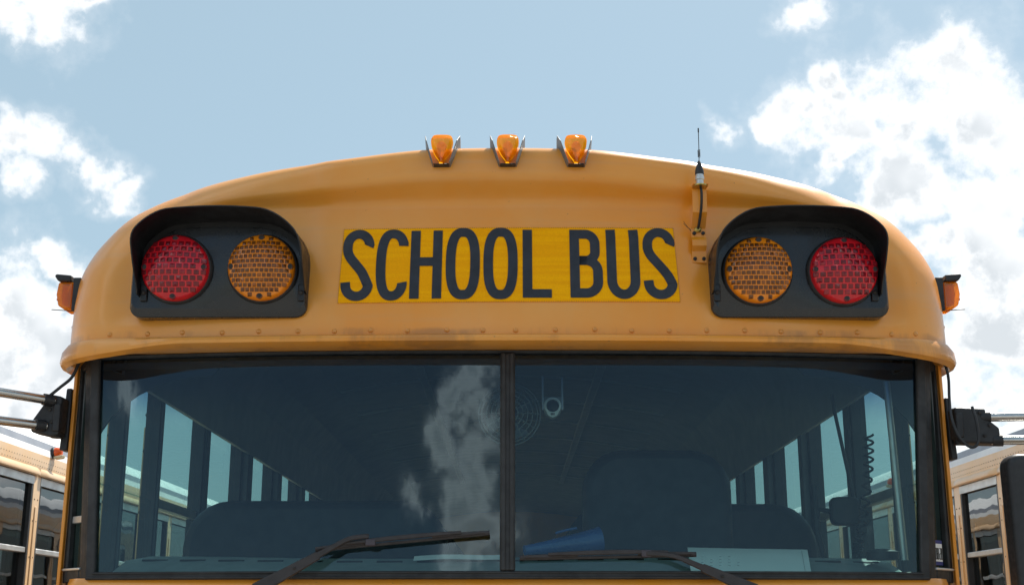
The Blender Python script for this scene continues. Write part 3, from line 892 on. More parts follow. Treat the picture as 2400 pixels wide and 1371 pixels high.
# roof marker lamps -----------------------------------------------------------
def marker_lamp(x, lean_l, lean_r):
    zb, zt = 2.899, 2.988
    yb = cap_y(x, 2.90)
    b = MB(); b.box((x - 0.0215, yb - 0.022, zb - 0.001), (x + 0.0215, yb + 0.03, zb + 0.003))
    o = b.build('marker_lamp', 'plastic', bus, bevel=0.002)
    # lens: lofted half sections, wide and square at the top, pointed at the bottom
    rows = []
    for t in lin(0, 1, 15):
        z = lerp(zb + 0.002, zt, t)
        hw = 0.0305 * (1 - (1 - min(1, t / 0.82)) ** 1.75) if t < 0.82 else 0.0305 - 0.0035 * ((t - 0.82) / 0.18) ** 2
        hw = max(hw, 0.006)
        dep = lerp(0.034, 0.050, sst(0, 0.6, t)) * (1 - 0.45 * sst(0.8, 1, t))
        y0 = lerp(yb - 0.010, yb + 0.014, t)
        rows.append((z, hw, dep, y0))
    def fn(u, v):
        z, hw, dep, y0 = rows[int(v)]
        a = math.pi * u; c = math.cos(a); s = math.sin(a); e = 0.62
        return (x - hw * math.copysign(abs(c) ** e, c), y0 - dep * abs(s) ** e, z)
    l = MB(); l.sheet(fn, lin(0, 1, 19), list(range(15)))
    n = len(l.v); l.f.append(tuple(range(14 * 19, 15 * 19))); l.f.append(tuple(range(19))[::-1])
    l.build('lens', 'orange_lens', o, smooth=50)
    r = MB(); r.lathe([(0.012, 0), (0.014, 0.012), (0.009, 0.026), (0.002, 0.030)], (x, yb - 0.006, zb + 0.052), (0, -1, 0.1), 14)
    r.build('bulb_housing', 'reflector', o, smooth=50)
    t_ = MB(); t_.lathe([(0.0055, 0), (0.0055, 0.004), (0.003, 0.007)], (x, yb - 0.035, zb + 0.012), (0, -1, 0.1), 12); t_.build('lens_tip', 'orange_dark', o)
    for sd, ln in ((-1, lean_l), (1, lean_r)):
        p0 = Vector((x + sd * 0.0215, yb - 0.042, zb)); 
        top = x + sd * (0.0215 + ln)
        poly = [Vector((x + sd * 0.022, yb - 0.042, zb - 0.001)), Vector((x + sd * 0.022, yb + 0.03, zb - 0.001)), Vector((top, yb + 0.048, zt - 0.02)), Vector((top, yb + 0.03, zt + 0.004)), Vector((top, yb - 0.0, zt + 0.002)), Vector((lerp(x + sd * 0.022, top, 0.75), yb - 0.042, zt - 0.028))]
        s_ = MB(); s_.prism(poly, (sd * 0.0022, 0, 0)); s_.build('side_shield', 'shield', o, smooth=0, bevel=0.0008)
for x, a, b in ((-0.181, 0.024, 0.026), (0.0, 0.026, 0.024), (0.187, 0.028, 0.022)): marker_lamp(x, a, b)

# corner marker lamps -------------------------------------------------------------
def corner_lamp(side):
    x0, y0, z0, z1 = side * 1.2305, 0.195, 2.552, 2.642
    b = MB(); xi = x0 - side * 0.016
    b.box((min(xi, x0 + side * 0.006), y0 - 0.04, z0 - 0.006), (max(xi, x0 + side * 0.006), y0 + 0.05, z1))
    o = b.build('corner_marker_lamp', 'plastic', bus, bevel=0.003)
    sec = [(0.006, z0), (0.006, z1 - 0.012), (0.050, z1 - 0.012), (0.054, z0 + 0.042), (0.047, z0 + 0.010), (0.030, z0 + 0.0)]
    l = MB(); l.prism([(x0 + side * a, y0 - 0.034, z) for a, z in sec], (0, 0.075, 0)); l.build('lens', 'orange_lens', o, smooth=30, bevel=0.006, seg=3)
    l = MB(); l.prism([(x0 + side * (0.015 + (a - 0.014) * 0.7), y0 - 0.022, lerp(2.595, z, 0.82)) for a, z in sec], (0, 0.05, 0)); l.build('reflector', 'orange_dark', o, smooth=30)
    h = MB(); h.prism([(x0 + side * a, y0 - 0.042, z) for a, z in ((0.012, z1 - 0.012), (0.050, z1 - 0.010), (0.060, z1 + 0.004), (0.056, z1 + 0.010), (0.012, z1 + 0.006))], (0, 0.09, 0)); h.build('lamp_hood', 'plastic', o, bevel=0.003)
    t = MB(); t.tube([(x0 + side * 0.055, y0 - 0.0, z0 + 0.035), (x0 + side * 0.062, y0, z0 + 0.035)], 0.004, 8); t.build('lens_nib', 'orange_dark', o)
    w = MB(); w.tube([(x0 + side * 0.002, y0 - 0.03, z0 - 0.006), (x0 + side * 0.064, y0 - 0.03, z0 - 0.002)], 0.0012, 6); w.build('lamp_wire', 'dark', o)
corner_lamp(-1); corner_lamp(1)

# antenna -----------------------------------------------------------------------------
def antenna():
    ax = 0.522
    yb = min(cap_y(ax, z_) for z_ in (2.638, 2.66, 2.70, 2.74)) - 0.002
    prof = [(yb - 0.002, 2.640), (yb - 0.002, 2.672), (yb - 0.016, 2.684), (yb - 0.016, 2.700), (yb - 0.004, 2.712), (yb - 0.004, 2.735), (yb - 0.045, 2.770), (yb - 0.048, 2.833), (yb - 0.046, 2.838), (yb - 0.075, 2.840)]
    m = MB(); m.slab(lambda u, v: (ax + u * (1.0 if v < 9 else 1.1), prof[int(v)][0], prof[int(v)][1]), (-0.0195, 0.0195), list(range(len(prof))), (0, 0.0025, -0.001))
    o = m.build('antenna', 'cap', bus, smooth=20)
    yc = yb - 0.062
    for x, z in ((-0.012, 2.650), (0.012, 2.650), (-0.012, 2.722), (0.012, 2.722)):
        s_ = MB(); yy = yb - (0.002 if z < 2.7 else 0.004); s_.lathe([(0.0052, 0), (0.0052, 0.004), (0.003, 0.0055)], (ax + x, yy, z), (0, -1, 0), 8); s_.build('bolt', 'dark', o)
    s_ = MB(); s_.lathe([(0.021, 0), (0.020, 0.004), (0.013, 0.006)], (ax, yc, 2.836), (0, 0, 1), 16); s_.build('washer', 'brass', o)
    s_ = MB(); s_.lathe([(0.0105, 0.0), (0.0105, 0.014), (0.0125, 0.015), (0.0125, 0.023), (0.011, 0.024), (0.011, 0.030)], (ax, yc, 2.841), (0, 0, 1), 16); s_.build('collar', 'alu', o)
    s_ = MB(); s_.lathe([(0.0125, 0.0), (0.0120, 0.010), (0.006, 0.032), (0.0022, 0.040)], (ax, yc, 2.871), (0, 0, 1), 16); s_.build('cone_base', 'plastic', o)
    s_ = MB(); s_.tube([(ax, yc, 2.905), (ax + 0.001, yc, 2.93), (ax + 0.0015, yc, 2.995)], 0.0011, 6); s_.build('whip', 'dark', o)
    s_ = MB(); s_.tube([(ax + 0.001 + 0.0032 * math.cos(t), yc + 0.0032 * math.sin(t), 2.922 + 0.0034 * t / 6.283) for t in lin(0, 6.283 * 6, 60)], 0.0009, 5); s_.build('coil', 'dark', o)
    s_ = MB(); s_.tube([(ax + 0.0015, yc, 2.994), (ax + 0.0016, yc, 3.006)], 0.0019, 8); s_.build('tip', 'dark', o)
    cb = spline([Vector(p) for p in ((ax + 0.001, yc, 2.842), (ax + 0.003, yc - 0.004, 2.815), (ax + 0.003, yb - 0.050, 2.78), (ax - 0.001, yb - 0.026, 2.742), (ax - 0.002, yb - 0.006, 2.732))], 20)
    s_ = MB(); s_.tube(cb, 0.0036, 8); s_.build('cable', 'plastic', o)
    s_ = MB(); s_.lathe([(0.0105, 0), (0.0105, 0.004), (0.006, 0.009)], (ax - 0.002, yb - 0.004, 2.733), (0, -1, 0), 12); s_.build('grommet', 'brass', o)
    for k in range(2):
        s_ = MB(); s_.tube(spline([Vector(p) for p in ((ax - 0.020, yb - 0.004, 2.732 - 0.004 * k), (ax - 0.031, yb - 0.010, 2.738 + 0.002 * k), (ax - 0.041, yb - 0.012, 2.748 + 0.006 * k))], 8), 0.0007, 4); s_.build('loose_wire', 'dark', o)
antenna()

# windshield -----------------------------------------------------------------------------
def ws(x, t):
    z = lerp(1.80, 2.418, t)
    e = abs(x) / 1.1
    y = (0.052 - 0.010 * e ** 2.6) * t + 0.088 * e ** 2.6
    return Vector((x, y, z))
def hw(t): return lerp(1.104, 1.157, t)
# rubber surround: bottom, top, two ends, centre post
def bar(name, fn, us, vs_, back, mat='rubber', parent=None, bevel=0.005):
    m = MB(); m.slab(fn, us, vs_, back); return m.build(name, mat, parent or bus, smooth=35, bevel=bevel)
frame = bar('windshield_gasket', lambda u, t: ws(u * hw(t), t) + Vector((0, -0.014, 0)), lin(-1, 1, 61), (0.0, 0.034), (0, 0.035, 0))
bar('gasket_groove', lambda u, t: ws(u * hw(t), t) + Vector((0, -0.019, 0)), lin(-1, 1, 61), (0.004, 0.012), (0, 0.006, 0), parent=frame, bevel=0.002)
bar('gasket_groove', lambda u, t: ws(u * hw(t), t) + Vector((0, -0.018, 0)), lin(-0.985, 0.985, 61), (0.0235, 0.031), (0, 0.006, 0), parent=frame, bevel=0.002)
bar('gasket_top', lambda u, t: ws(u * hw(t), t) + Vector((0, -0.014, 0)), lin(-1, 1, 61), (0.968, 1.012), (0, 0.035, 0), parent=frame)
bar('gasket_groove', lambda u, t: ws(u * hw(t), t) + Vector((0, -0.019, 0)), lin(-0.985, 0.985, 61), (0.9715, 0.980), (0, 0.006, 0), parent=frame, bevel=0.002)
for sd in (-1, 1):
    bar('gasket_end', lambda u, t: ws(sd * (hw(t) - u), t) + Vector((0, -0.0145, 0)), (-0.004, 0.024), lin(0.0, 1.0, 9), (0, 0.035, 0), parent=frame)
    bar('corner_post', lambda u, t: ws(sd * (hw(t) + 0.004 + u), t) + Vector((0, -0.004 + 0.012 * (u / 0.02), 0)), (0.0, 0.020), lin(-0.005, 1.0, 9), (0, 0.05, 0), parent=frame)
bar('centre_post', lambda u, t: ws(u, t) + Vector((0, -0.016, 0)), (-0.020, 0.020), lin(0.034, 0.968, 5), (0, 0.04, 0), parent=frame)
for sd in (-1, 1): bar('post_bead', lambda u, t: ws(sd * 0.011 + u, t) + Vector((0, -0.021, 0)), (-0.006, 0.006), lin(0.036, 0.966, 5), (0, 0.008, 0), parent=frame, bevel=0.003)
for sd in (-1, 1):
    m = MB(); us_ = lin(0, 1, 31)
    m.sheet(lambda u, t: ws(sd * lerp(0.018, hw(t) - 0.022, u), t), us_, lin(0.03, 0.972, 15))
    m.build('windshield_pane', 'glass', bus, smooth=60)
    # narrow quarter window round the corner
    def cw(u, t, sd=sd):
        z = lerp(1.795, 2.418, t)
        a = ws(hw(min(max(t, 0), 1)) + 0.018, t); ax_, ay_ = a.x, a.y + 0.006
        bx_, by_ = 1.207, 0.190
        return Vector((sd * lerp(ax_, bx_, u), lerp(ay_, by_, u) , z))
    nb = (-sd * 0.02, 0.03, 0)
    bar('quarter_frame', lambda u, t: cw(u, t), (0.0, 0.16), lin(0, 1, 7), nb, parent=frame)
    bar('quarter_frame', lambda u, t: cw(u, t), (0.80, 1.0), lin(0, 1, 7), nb, parent=frame)
    bar('quarter_frame', lambda u, t: cw(u, t), (0.16, 0.80), (0.0, 0.06), nb, parent=frame)
    bar('quarter_frame', lambda u, t: cw(u, t), (0.16, 0.80), (0.93, 1.0), nb, parent=frame)
    bar('quarter_sill', lambda u, t: cw(u, t) + Vector((sd * 0.004, -0.005, 0)), (0.05, 0.95), (0.052, 0.062), nb, 'alu', parent=frame, bevel=0.002)
    m = MB(); m.sheet(lambda u, t: cw(u, t) + Vector((-sd * 0.01, 0.012, 0)), lin(0.12, 0.84, 5), lin(0.03, 0.96, 5)); q = m.build('quarter_pane', 'quarter', bus, recalc=False)
    if sd < 0: bar('quarter_rail', lambda u, t: cw(u, t) + Vector((-sd * 0.004, 0.006, 0)), (0.16, 0.80), (0.255, 0.285), (-sd * 0.01, 0.015, 0), 'alu', parent=frame, bevel=0.002)
    # painted return edge of the side wall
    box('wall_edge', (min(sd * 1.206, sd * 1.2155), 0.172, 1.5), (max(sd * 1.206, sd * 1.2155), 0.205, 2.42), 'nose', bus, bevel=0.002)

# inspection sticker inside the quarter glass on the driver's side
def sticker():
    def cw(u, t):
        a = ws(hw(t) + 0.018, t)
        return Vector((lerp(a.x, 1.207, u) - 0.007, lerp(a.y + 0.006, 0.190, u) + 0.006, lerp(1.795, 2.418, t)))
    m = MB(); m.slab(lambda u, t: cw(u, t), (0.20, 0.66), (0.075, 0.180), (-0.001, 0.001, 0)); o = m.build('inspection_sticker', 'navy', bus)
    m = MB(); m.slab(lambda u, t: cw(u, t) + Vector((0.0012, -0.0012, 0)), (0.22, 0.62), (0.090, 0.165), (-0.0006, 0.0006, 0)); m.build('sticker_field', 'paper', o)
    segs = {'0': 'abcdef', '8': 'abcdefg', '2': 'abged'}
    m = MB(); x = 0.245
    for ch in '08 20':
        if ch != ' ':
            w_, h_ = 0.065, 0.045; z0 = 0.100
            S = {'a': ((0, 1), (1, 1)), 'b': ((1, 1), (1, .5)), 'c': ((1, .5), (1, 0)), 'd': ((0, 0), (1, 0)), 'e': ((0, 0), (0, .5)), 'f': ((0, .5), (0, 1)), 'g': ((0, .5), (1, .5))}
            for s_ in segs[ch]:
                (a, b), (c, d) = S[s_]
                p = cw(x + a * w_, z0 + b * h_) + Vector((0.002, -0.002, 0)); q = cw(x + c * w_, z0 + d * h_) + Vector((0.002, -0.002, 0))
                m.tube([p, q], 0.0012, 5)
        x += 0.09 if ch != ' ' else 0.04
    m.build('sticker_digits', 'dark', o)
sticker()

# nose below the windshield ------------------------------------------------------------------
def nose(u, v):
    zs = [1.805, 1.785, 1.70, 1.40, 1.0, 0.55]; dy = [0.004, -0.012, -0.045, -0.085, -0.10, -0.10]
    i = int(v); x = u * 1.21
    y = 0.10 * abs(u) ** 2.6 + 0.09 * sst(0.93, 1.0, abs(u)) + dy[i]
    return (x, y + (0.06 if abs(u) == 1 else 0), zs[i])
m = MB(); m.sheet(nose, lin(-1, 1, 61), list(range(6))); m.build('nose_panel', 'nose', bus, smooth=40)
for sd in (-1, 1): box('nose_side', (min(sd * 1.20, sd * SX), 0.14, 0.45), (max(sd * 1.20, sd * SX - sd * 0.001), 0.188, 1.79), 'body', bus)
m = MB(); m.slab(lambda u, v: (u, -0.22 + 0.12 * (abs(u) / 1.2) ** 3, v), lin(-1.2, 1.2, 31), (0.48, 0.78), (0, 0.06, 0)); m.build('front_bumper', 'black', bus, bevel=0.02)

# wipers ---------------------------------------------------------------------------------------
def wiper(foot, knee, pivot, b0, b1):
    F, K, P = [Vector(p) for p in (foot, knee, pivot)]
    m = MB()
    d = (K - F).normalized()
    def arm(path, ws_, th, name, parent):
        mm = MB(); pts = []
        for i, p in enumerate(path):
            t = (path[min(i + 1, len(path) - 1)] - path[max(i - 1, 0)]).normalized()
            n = Vector((-t.z, 0, t.x)).normalized() * ws_[i] / 2
            pts += [p + n, p - n, p - n + Vector((0, th, 0)), p + n + Vector((0, th, 0))]
        fs = [(i * 4 + k, i * 4 + (k + 1) % 4, (i + 1) * 4 + (k + 1) % 4, (i + 1) * 4 + k) for i in range(len(path) - 1) for k in range(4)] + [(3, 2, 1, 0), tuple(len(pts) - 4 + k for k in range(4))]
        mm.add(pts, fs); return mm.build(name, 'wiper_black', parent, bevel=0.0025, smooth=30)
    mid = F.lerp(K, 0.72)
    o = arm([F, mid], [0.034, 0.021], 0.016, 'wiper', bus)
    path = [F.lerp(K, 0.70)] + [K.lerp(F, 0.06)] + spline([K, K.lerp(P, 0.35) + Vector((0, 0, 0.004)), P], 8)
    arm(path, [0.016, 0.013] + [0.012] * 8, 0.008, 'arm_tip', o)
    s_ = MB(); s_.lathe([(0.004, 0), (0.004, 0.003), (0.002, 0.004)], F.lerp(K, 0.45), (0, -1, 0), 8); s_.build('pin', 'dark', o)
    B0, B1 = Vector(b0), Vector(b1)
    ctr = B0.lerp(B1, (P - B0).length / (B1 - B0).length)
    s_ = MB(); a = ctr + Vector((0, -0.006, 0.002)); s_.box(a - Vector((0.013, 0.008, 0.009)), a + Vector((0.013, 0.010, 0.009))); s_.build('pivot_block', 'pivot_plastic', o, bevel=0.003)
    # rubber strip and the yoke that carries it
    s_ = MB(); s_.tube([p + Vector((0, 0.011, -0.004)) for p in (B0, B0.lerp(B1, 0.5), B1)], 0.0042, 6); bl = s_.build('blade_rubber', 'wiper_black', o)
    bow = lambda t: B0.lerp(B1, t) + Vector((0, -0.004 - 0.010 * math.sin(math.pi * t), 0.003 + 0.004 * math.sin(math.pi * t)))
    arm([bow(t) for t in lin(0.16, 0.84, 15)], [0.008 + 0.004 * math.sin(math.pi * t) for t in lin(0, 1, 15)], 0.005, 'yoke', o)
    for t0, t1 in ((0.0, 0.33), (0.67, 1.0)):
        arm([B0.lerp(B1, t) + Vector((0, 0.003 - 0.006 * math.sin(math.pi * (t - t0) / (t1 - t0)), 0.001)) for t in lin(t0, t1, 7)], [0.006, 0.008, 0.009, 0.010, 0.009, 0.008, 0.006], 0.004, 'claw', o)
    for e, f_ in ((B0, B0.lerp(B1, 0.03)), (B1, B1.lerp(B0, 0.03))): 
        s_ = MB(); s_.tube([e + Vector((0, 0.008, -0.002)), f_ + Vector((0, 0.008, -0.002))], 0.0065, 8); s_.build('blade_end', 'wiper_black', o)
M['wiper_black'] = plain('wiper_enamel', (0.030, 0.025, 0.026), 0.5, 0.2, 30)
M['pivot_plastic'] = plain('pivot_plastic', (0.055, 0.045, 0.055), 0.5, 0.2, 30)
wiper((-0.635, -0.055, 1.772), (-0.418, -0.052, 1.892), (-0.352, -0.050, 1.906), (-0.490, -0.034, 1.875), (-0.046, -0.034, 1.917))
wiper((0.625, -0.055, 1.770), (0.440, -0.052, 1.850), (0.352, -0.050, 1.863), (0.031, -0.034, 1.854), (0.481, -0.034, 1.863))

# mirror brackets, arms, cables -----------------------------------------------------------------
def bracket(sd):
    if sd < 0:
        pl = [(-1.222, 2.325), (-1.206, 2.325), (-1.206, 2.152), (-1.228, 2.152)]
        blk = [(-1.222, 2.292), (-1.262, 2.300), (-1.272, 2.270), (-1.302, 2.222), (-1.300, 2.195), (-1.245, 2.182), (-1.224, 2.186)]
        tubes = [((-1.245, 0.115, 2.280), (-1.56, -0.20, 2.296)), ((-1.262, 0.115, 2.211), (-1.56, -0.20, 2.214))]
        bolts = [(-1.240, 2.278), (-1.252, 2.256), (-1.245, 2.222)]
    else:
        pl = [(1.205, 2.298), (1.221, 2.298), (1.228, 2.127), (1.211, 2.127)]
        blk = [(1.220, 2.262), (1.305, 2.258), (1.309, 2.230), (1.339, 2.205), (1.340, 2.162), (1.230, 2.164), (1.224, 2.180)]
        tubes = [((1.290, 0.125, 2.236), (1.75, 0.02, 2.228)), ((1.318, 0.125, 2.173), (1.75, 0.02, 2.160))]
        bolts = [(1.288, 2.246), (1.312, 2.212), (1.296, 2.184)]
    m = MB(); m.prism([(x * 1.009, 0.168, z) for x, z in pl], (0, 0.05, 0)); o = m.build('mirror_bracket', 'plastic', bus, bevel=0.004)
    m = MB(); m.prism([(x, 0.110, z) for x, z in blk], (0, 0.06, 0)); m.build('bracket_block', 'plastic', o, bevel=0.006, seg=3)
    xa, xb = (blk[0][0], blk[0][0] + sd * 0.02)
    m = MB(); m.box((min(xa, xb), 0.104, 2.195 if sd < 0 else 2.178), (max(xa, xb), 0.165, 2.272 if sd < 0 else 2.246)); m.build('hinge_block', 'plastic', o, bevel=0.004)
    m = MB(); m.lathe([(0.014, -0.055 if sd < 0 else -0.05), (0.014, 0.052 if sd < 0 else 0.05)], (xa + sd * 0.016, 0.138, 2.236 if sd < 0 else 2.212), (0, 0, 1), 14); m.build('hinge_pin', 'dark', o)
    for x, z in bolts:
        m = MB(); m.lathe([(0.0052, 0), (0.005, 0.004), (0.003, 0.005)], (x, 0.110, z), (0, -1, 0), 8); m.build('bolt', 'dark', o)
    for a, b in tubes:
        m = MB(); m.tube([a, b], 0.0125, 16); m.build('mirror_tube', 'steel', o, smooth=50)
        m = MB(); v = (Vector(b) - Vector(a)).normalized(); m.tube([Vector(a) + v * 0.004, Vector(a) + v * 0.030], 0.0165, 14); m.build('tube_clamp', 'plastic', o)
    if sd < 0: pth = [(-1.178, 0.12, 2.405), (-1.186, 0.115, 2.385), (-1.200, 0.11, 2.345), (-1.228, 0.105, 2.316), (-1.254, 0.105, 2.293)]
    else: pth = [(1.190, 0.11, 2.402), (1.203, 0.10, 2.372), (1.206, 0.095, 2.335), (1.200, 0.085, 2.28), (1.198, 0.075, 2.225), (1.212, 0.07, 2.175), (1.240, 0.07, 2.147), (1.262, 0.07, 2.16), (1.264, 0.072, 2.21), (1.257, 0.078, 2.258)]
    m = MB(); m.tube(spline([Vector(p) for p in pth], 40), 0.0046 if sd < 0 else 0.0040, 8); m.build('mirror_cable', 'plastic', o)
    m = MB(); c = Vector(pth[0]); m.lathe([(0.011, -0.012), (0.010, 0.004), (0.006, 0.008)], c, (0, 0, -1), 12); m.build('cable_grommet', 'plastic', o)
    return o
bracket(-1); bR = bracket(1)
m = MB(); m.prism([(x, -0.12, z) for x, z in rounded(1.262, 1.56, 1.55, 2.106, [(0.03, 0.03)] * 4, 6)], (0, 0.07, 0)); mi = m.build('side_mirror', 'plastic', bus, bevel=0.014, seg=4)
m = MB(); m.prism([(x, -0.049, z) for x, z in rounded(1.282, 1.54, 1.57, 2.086, [(0.02, 0.02)] * 4, 6)], (0, 0.003, 0)); m.build('mirror_glass', 'steel', mi)
m = MB(); m.tube([(1.75, 0.02, 2.228), (1.60, -0.04, 2.15), (1.50, -0.06, 2.08)], 0.0125, 12); m.build('mirror_stay', 'steel', mi)

# cab interior ---------------------------------------------------------------------------------------
def dash(u, v):
    x = lerp(-1.10, 1.10, u); e = abs(2 * u - 1)
    ys = [0.03, 0.10, 0.30, 0.37, 0.40, 0.42]; zs = [1.775, 1.800, 1.868, 1.873, 1.855, 1.20]
    y = ys[int(v)] + (0.086 * e ** 2.6 if v < 3 else 0.03 * e ** 2)
    z = zs[int(v)] + (0.004 * math.cos(u * 9) if 1 < v < 4 else 0) - (0.012 * sst(0.93, 1.0, e) if v > 1 else 0)
    return (x, y, z)
m = MB(); m.sheet(dash, lin(0, 1, 61), list(range(6))); da = m.build('dashboard', 'dash', bus, smooth=40)
vent = MB(); vent.box((-0.036, -0.004, -0.001), (0.036, 0.004, 0.0022)); v0 = None
for k in range(19):
    x = -1.0 + k * 0.1118
    if abs(x) > 1.02: continue
    u = (x + 1.1) / 2.2
    p2, p1 = Vector(dash(u, 2)), Vector(dash(u, 1)); c = p1.lerp(p2, 0.86)
    if v0 is None: v0 = vent.build('vent_slot', 'dark', da, smooth=0); o = v0
    else: o = copy(v0, da)
    o.location = c + Vector((0, 0, 0.0008)); o.rotation_euler = (math.atan2(p2.z - p1.z, p2.y - p1.y), 0, 0)
# dark header above the glass, inside
m = MB(); m.sheet(lambda u, v: (u, [0.13, 0.16, 0.34, 0.50][int(v)] + 0.06 * (abs(u) / 1.1) ** 2.6, [2.40, 2.385, 2.46, 2.80][int(v)]), lin(-1.16, 1.16, 31), list(range(4))); m.build('front_header', 'pillar_in', bus, smooth=50)
for sd in (-1, 1):
    # curved gusset in the upper corner of the cab
    poly = [(sd * 1.20, 2.46)] + [(sd * (1.195 - 0.33 * (1 - math.cos(R(a)))), 2.14 + 0.25 * math.sin(R(a))) for a in lin(0, 90, 10)] + [(sd * 0.80, 2.46)]
    m = MB(); m.prism([(x, 0.315, z) for x, z in poly], (0, 0.012, 0)); m.build('corner_gusset', 'pillar_in', bus, smooth=30)
# seats
def seat(x0, x1, y, top, name='bench_seat', back_r=0.15):
    poly = rounded(x0, x1, 1.28, top, [(0.04, 0.04), (0.04, 0.04), (back_r, back_r), (back_r, back_r)], 7)
    m = MB(); m.prism([(x, 0, z) for x, z in poly], (0, 0.11, 0)); s = m.build(name, 'vinyl', bus, bevel=0.03, seg=3, smooth=50)
    s.location = (0, y, 0)
    m = MB(); m.box((x0 + 0.01, -0.43, 1.28), (x1 - 0.01, 0.0, 1.42)); m.build('cushion', 'vinyl', s, bevel=0.04, seg=3)
    m = MB(); m.box((x0 + 0.06, -0.35, 0.95), (x0 + 0.09, 0.05, 1.28)); m.box((x1 - 0.09, -0.35, 0.95), (x1 - 0.06, 0.05, 1.28)); m.build('seat_legs', 'dark', s)
    return s
def copy_seat(s, y):
    c = copy(s, bus, (0, y, 0))
    for ch in s.children: copy(ch, c)
sl = seat(-1.065, -0.20, 0.86, 2.079); sr = seat(0.20, 1.085, 1.19, 2.098)
for k in range(8):
    copy_seat(sl, 1.62 + k * 0.72); copy_seat(sr, 1.90 + k * 0.72)
ds = seat(0.24, 0.72, 0.78, 2.235, 'driver_seat', 0.13)
# fan in its cage, behind the centre post
def fan():
    c = Vector((0.004, 0.34, 2.278)); e = (0, -1, 0)
    m = MB(); m.lathe([(0.02, -0.05), (0.024, 0.0), (0.016, 0.02)], c, e, 14); o = m.build('cab_fan', 'plastic', bus)
    for r in (0.025, 0.039, 0.053, 0.067, 0.081, 0.090):
        bulge = 0.028 * (1 - (r / 0.09) ** 2)
        m = MB(); m.tube([c + Vector((r * math.cos(a), -0.006 - bulge, r * math.sin(a))) for a in lin(0, 2 * math.pi, 41)], 0.0017, 5, False); m.build('cage_ring', 'fan_wire', o)
    for k in range(12):
        a = 2 * math.pi * k / 12
        m = MB(); m.tube([c + Vector((r * math.cos(a), -0.006 - 0.028 * (1 - (r / 0.09) ** 2), r * math.sin(a))) for r in lin(0.02, 0.09, 6)], 0.0015, 5); m.build('cage_spoke', 'fan_wire', o)
    for k in range(4):
        a = 2 * math.pi * k / 4 + 0.5
        pts = [c + Vector((r * math.cos(a + s), 0.006 * (1 if s > 0 else -1), r * math.sin(a + s))) for r, s in ((0.022, -0.3), (0.076, -0.32), (0.078, 0.32), (0.022, 0.35))]
        m = MB(); m.prism(pts, (0, 0.003, 0)); m.build('fan_blade', 'blade_plastic', o)
    m = MB(); m.tube([c + Vector((0, 0.03, 0)), c + Vector((0, 0.05, 0.13))], 0.010, 8); m.build('fan_stem', 'plastic', o)
M['fan_wire'] = plain('dull_fan_wire', (0.16, 0.165, 0.16), 0.5)
M['blade_plastic'] = plain('grey_blade_plastic', (0.10, 0.10, 0.11), 0.4)
fan()
def cab_camera():
    c = Vector((0.132, 0.42, 2.315))
    m = MB(); m.prism([(c.x + x, c.y, c.z + z) for x, z in ((-0.026, 0.03), (0.026, 0.03), (0.027, -0.005), (0.022, -0.022), (0.0, -0.036), (-0.022, -0.022), (-0.027, -0.005))], (0, 0.03, 0)); o = m.build('cab_monitor', 'grey_case', bus, bevel=0.004)
    m = MB(); m.lathe([(0.0255, 0), (0.0255, 0.006), (0.020, 0.008), (0.018, 0.003)], c + Vector((0, 0, 0.002)), (0, -1, 0), 24); m.build('lens_ring', 'paper', o)
    m = MB(); m.lathe([(0.0185, 0), (0.0185, 0.004), (0.003, 0.009)], c + Vector((0, 0, 0.002)), (0, -1, 0), 20); m.build('eye', 'plastic', o)
    m = MB(); m.prism([(c.x + x, c.y - 0.006, c.z + z) for x, z in ((-0.018, -0.018), (0.018, -0.018), (0.012, -0.028), (0, -0.033), (-0.012, -0.028))], (0, 0.006, 0)); m.build('chin_plate', 'paper', o)
    for k in (-0.004, 0, 0.004): 
        m = MB(); m.box((c.x + k - 0.0012, c.y - 0.008, c.z - 0.027), (c.x + k + 0.0012, c.y - 0.005, c.z - 0.020)); m.build('grille_slot', 'dark', o)
    for sd in (-1, 1):
        m = MB(); m.box((c.x + sd * 0.029 - 0.003, c.y - 0.004, c.z - 0.01), (c.x + sd * 0.029 + 0.003, c.y + 0.016, c.z + 0.09)); m.build('hanger', 'alu', o, bevel=0.001)
M['grey_case'] = plain('grey_plastic_case', (0.35, 0.36, 0.36), 0.5)
cab_camera()
# handset cord, mirror stem and grab rail by the driver's window
def cord():
    path = spline([Vector(p) for p in ((1.078, 0.45, 2.235), (1.070, 0.45, 2.14), (1.050, 0.45, 2.02), (1.022, 0.44, 1.92), (1.012, 0.42, 1.885))], 170)
    pts = []
    for i, p in enumerate(path):
        a = i * 0.55; pts.append(p + Vector((0.0125 * math.cos(a), 0.0125 * math.sin(a), 0)))
    m = MB(); m.tube(pts, 0.0036, 6); return m.build('coiled_cord', 'plastic', bus)
cord()
m = MB(); m.tube([(1.040, 0.70, 2.40), (1.043, 0.70, 2.35), (1.086, 0.70, 2.073)], 0.006, 8); st = m.build('mirror_stem', 'plastic', bus)
m = MB(); m.prism([(x, 0.58, z) for x, z in rounded(0.985, 1.075, 1.978, 2.064, [(0.02, 0.02)] * 4, 5)], (0, 0.04, 0)); m.build('interior_mirror', 'plastic', st, bevel=0.008)
m = MB(); m.tube([(0.94, 0.60, 2.03), (0.99, 0.60, 2.02)], 0.007, 8); m.tube([(0.942, 0.6, 2.10), (0.942, 0.6, 1.96), (0.965, 0.6, 1.86)], 0.009, 8); m.build('mirror_mount', 'plastic', st)
m = MB(); m.tube([(1.085, 0.26, 2.36), (1.092, 0.26, 2.10), (1.100, 0.265, 1.86)], 0.010, 12); m.build('grab_rail', 'alu', bus)
m = MB(); m.lathe([(0.045, -0.01), (0.045, 0.012), (0.02, 0.02)], (1.05, 0.30, 1.872), (0, 0, 1), 16); m.build('cord_base', 'plastic', bus)

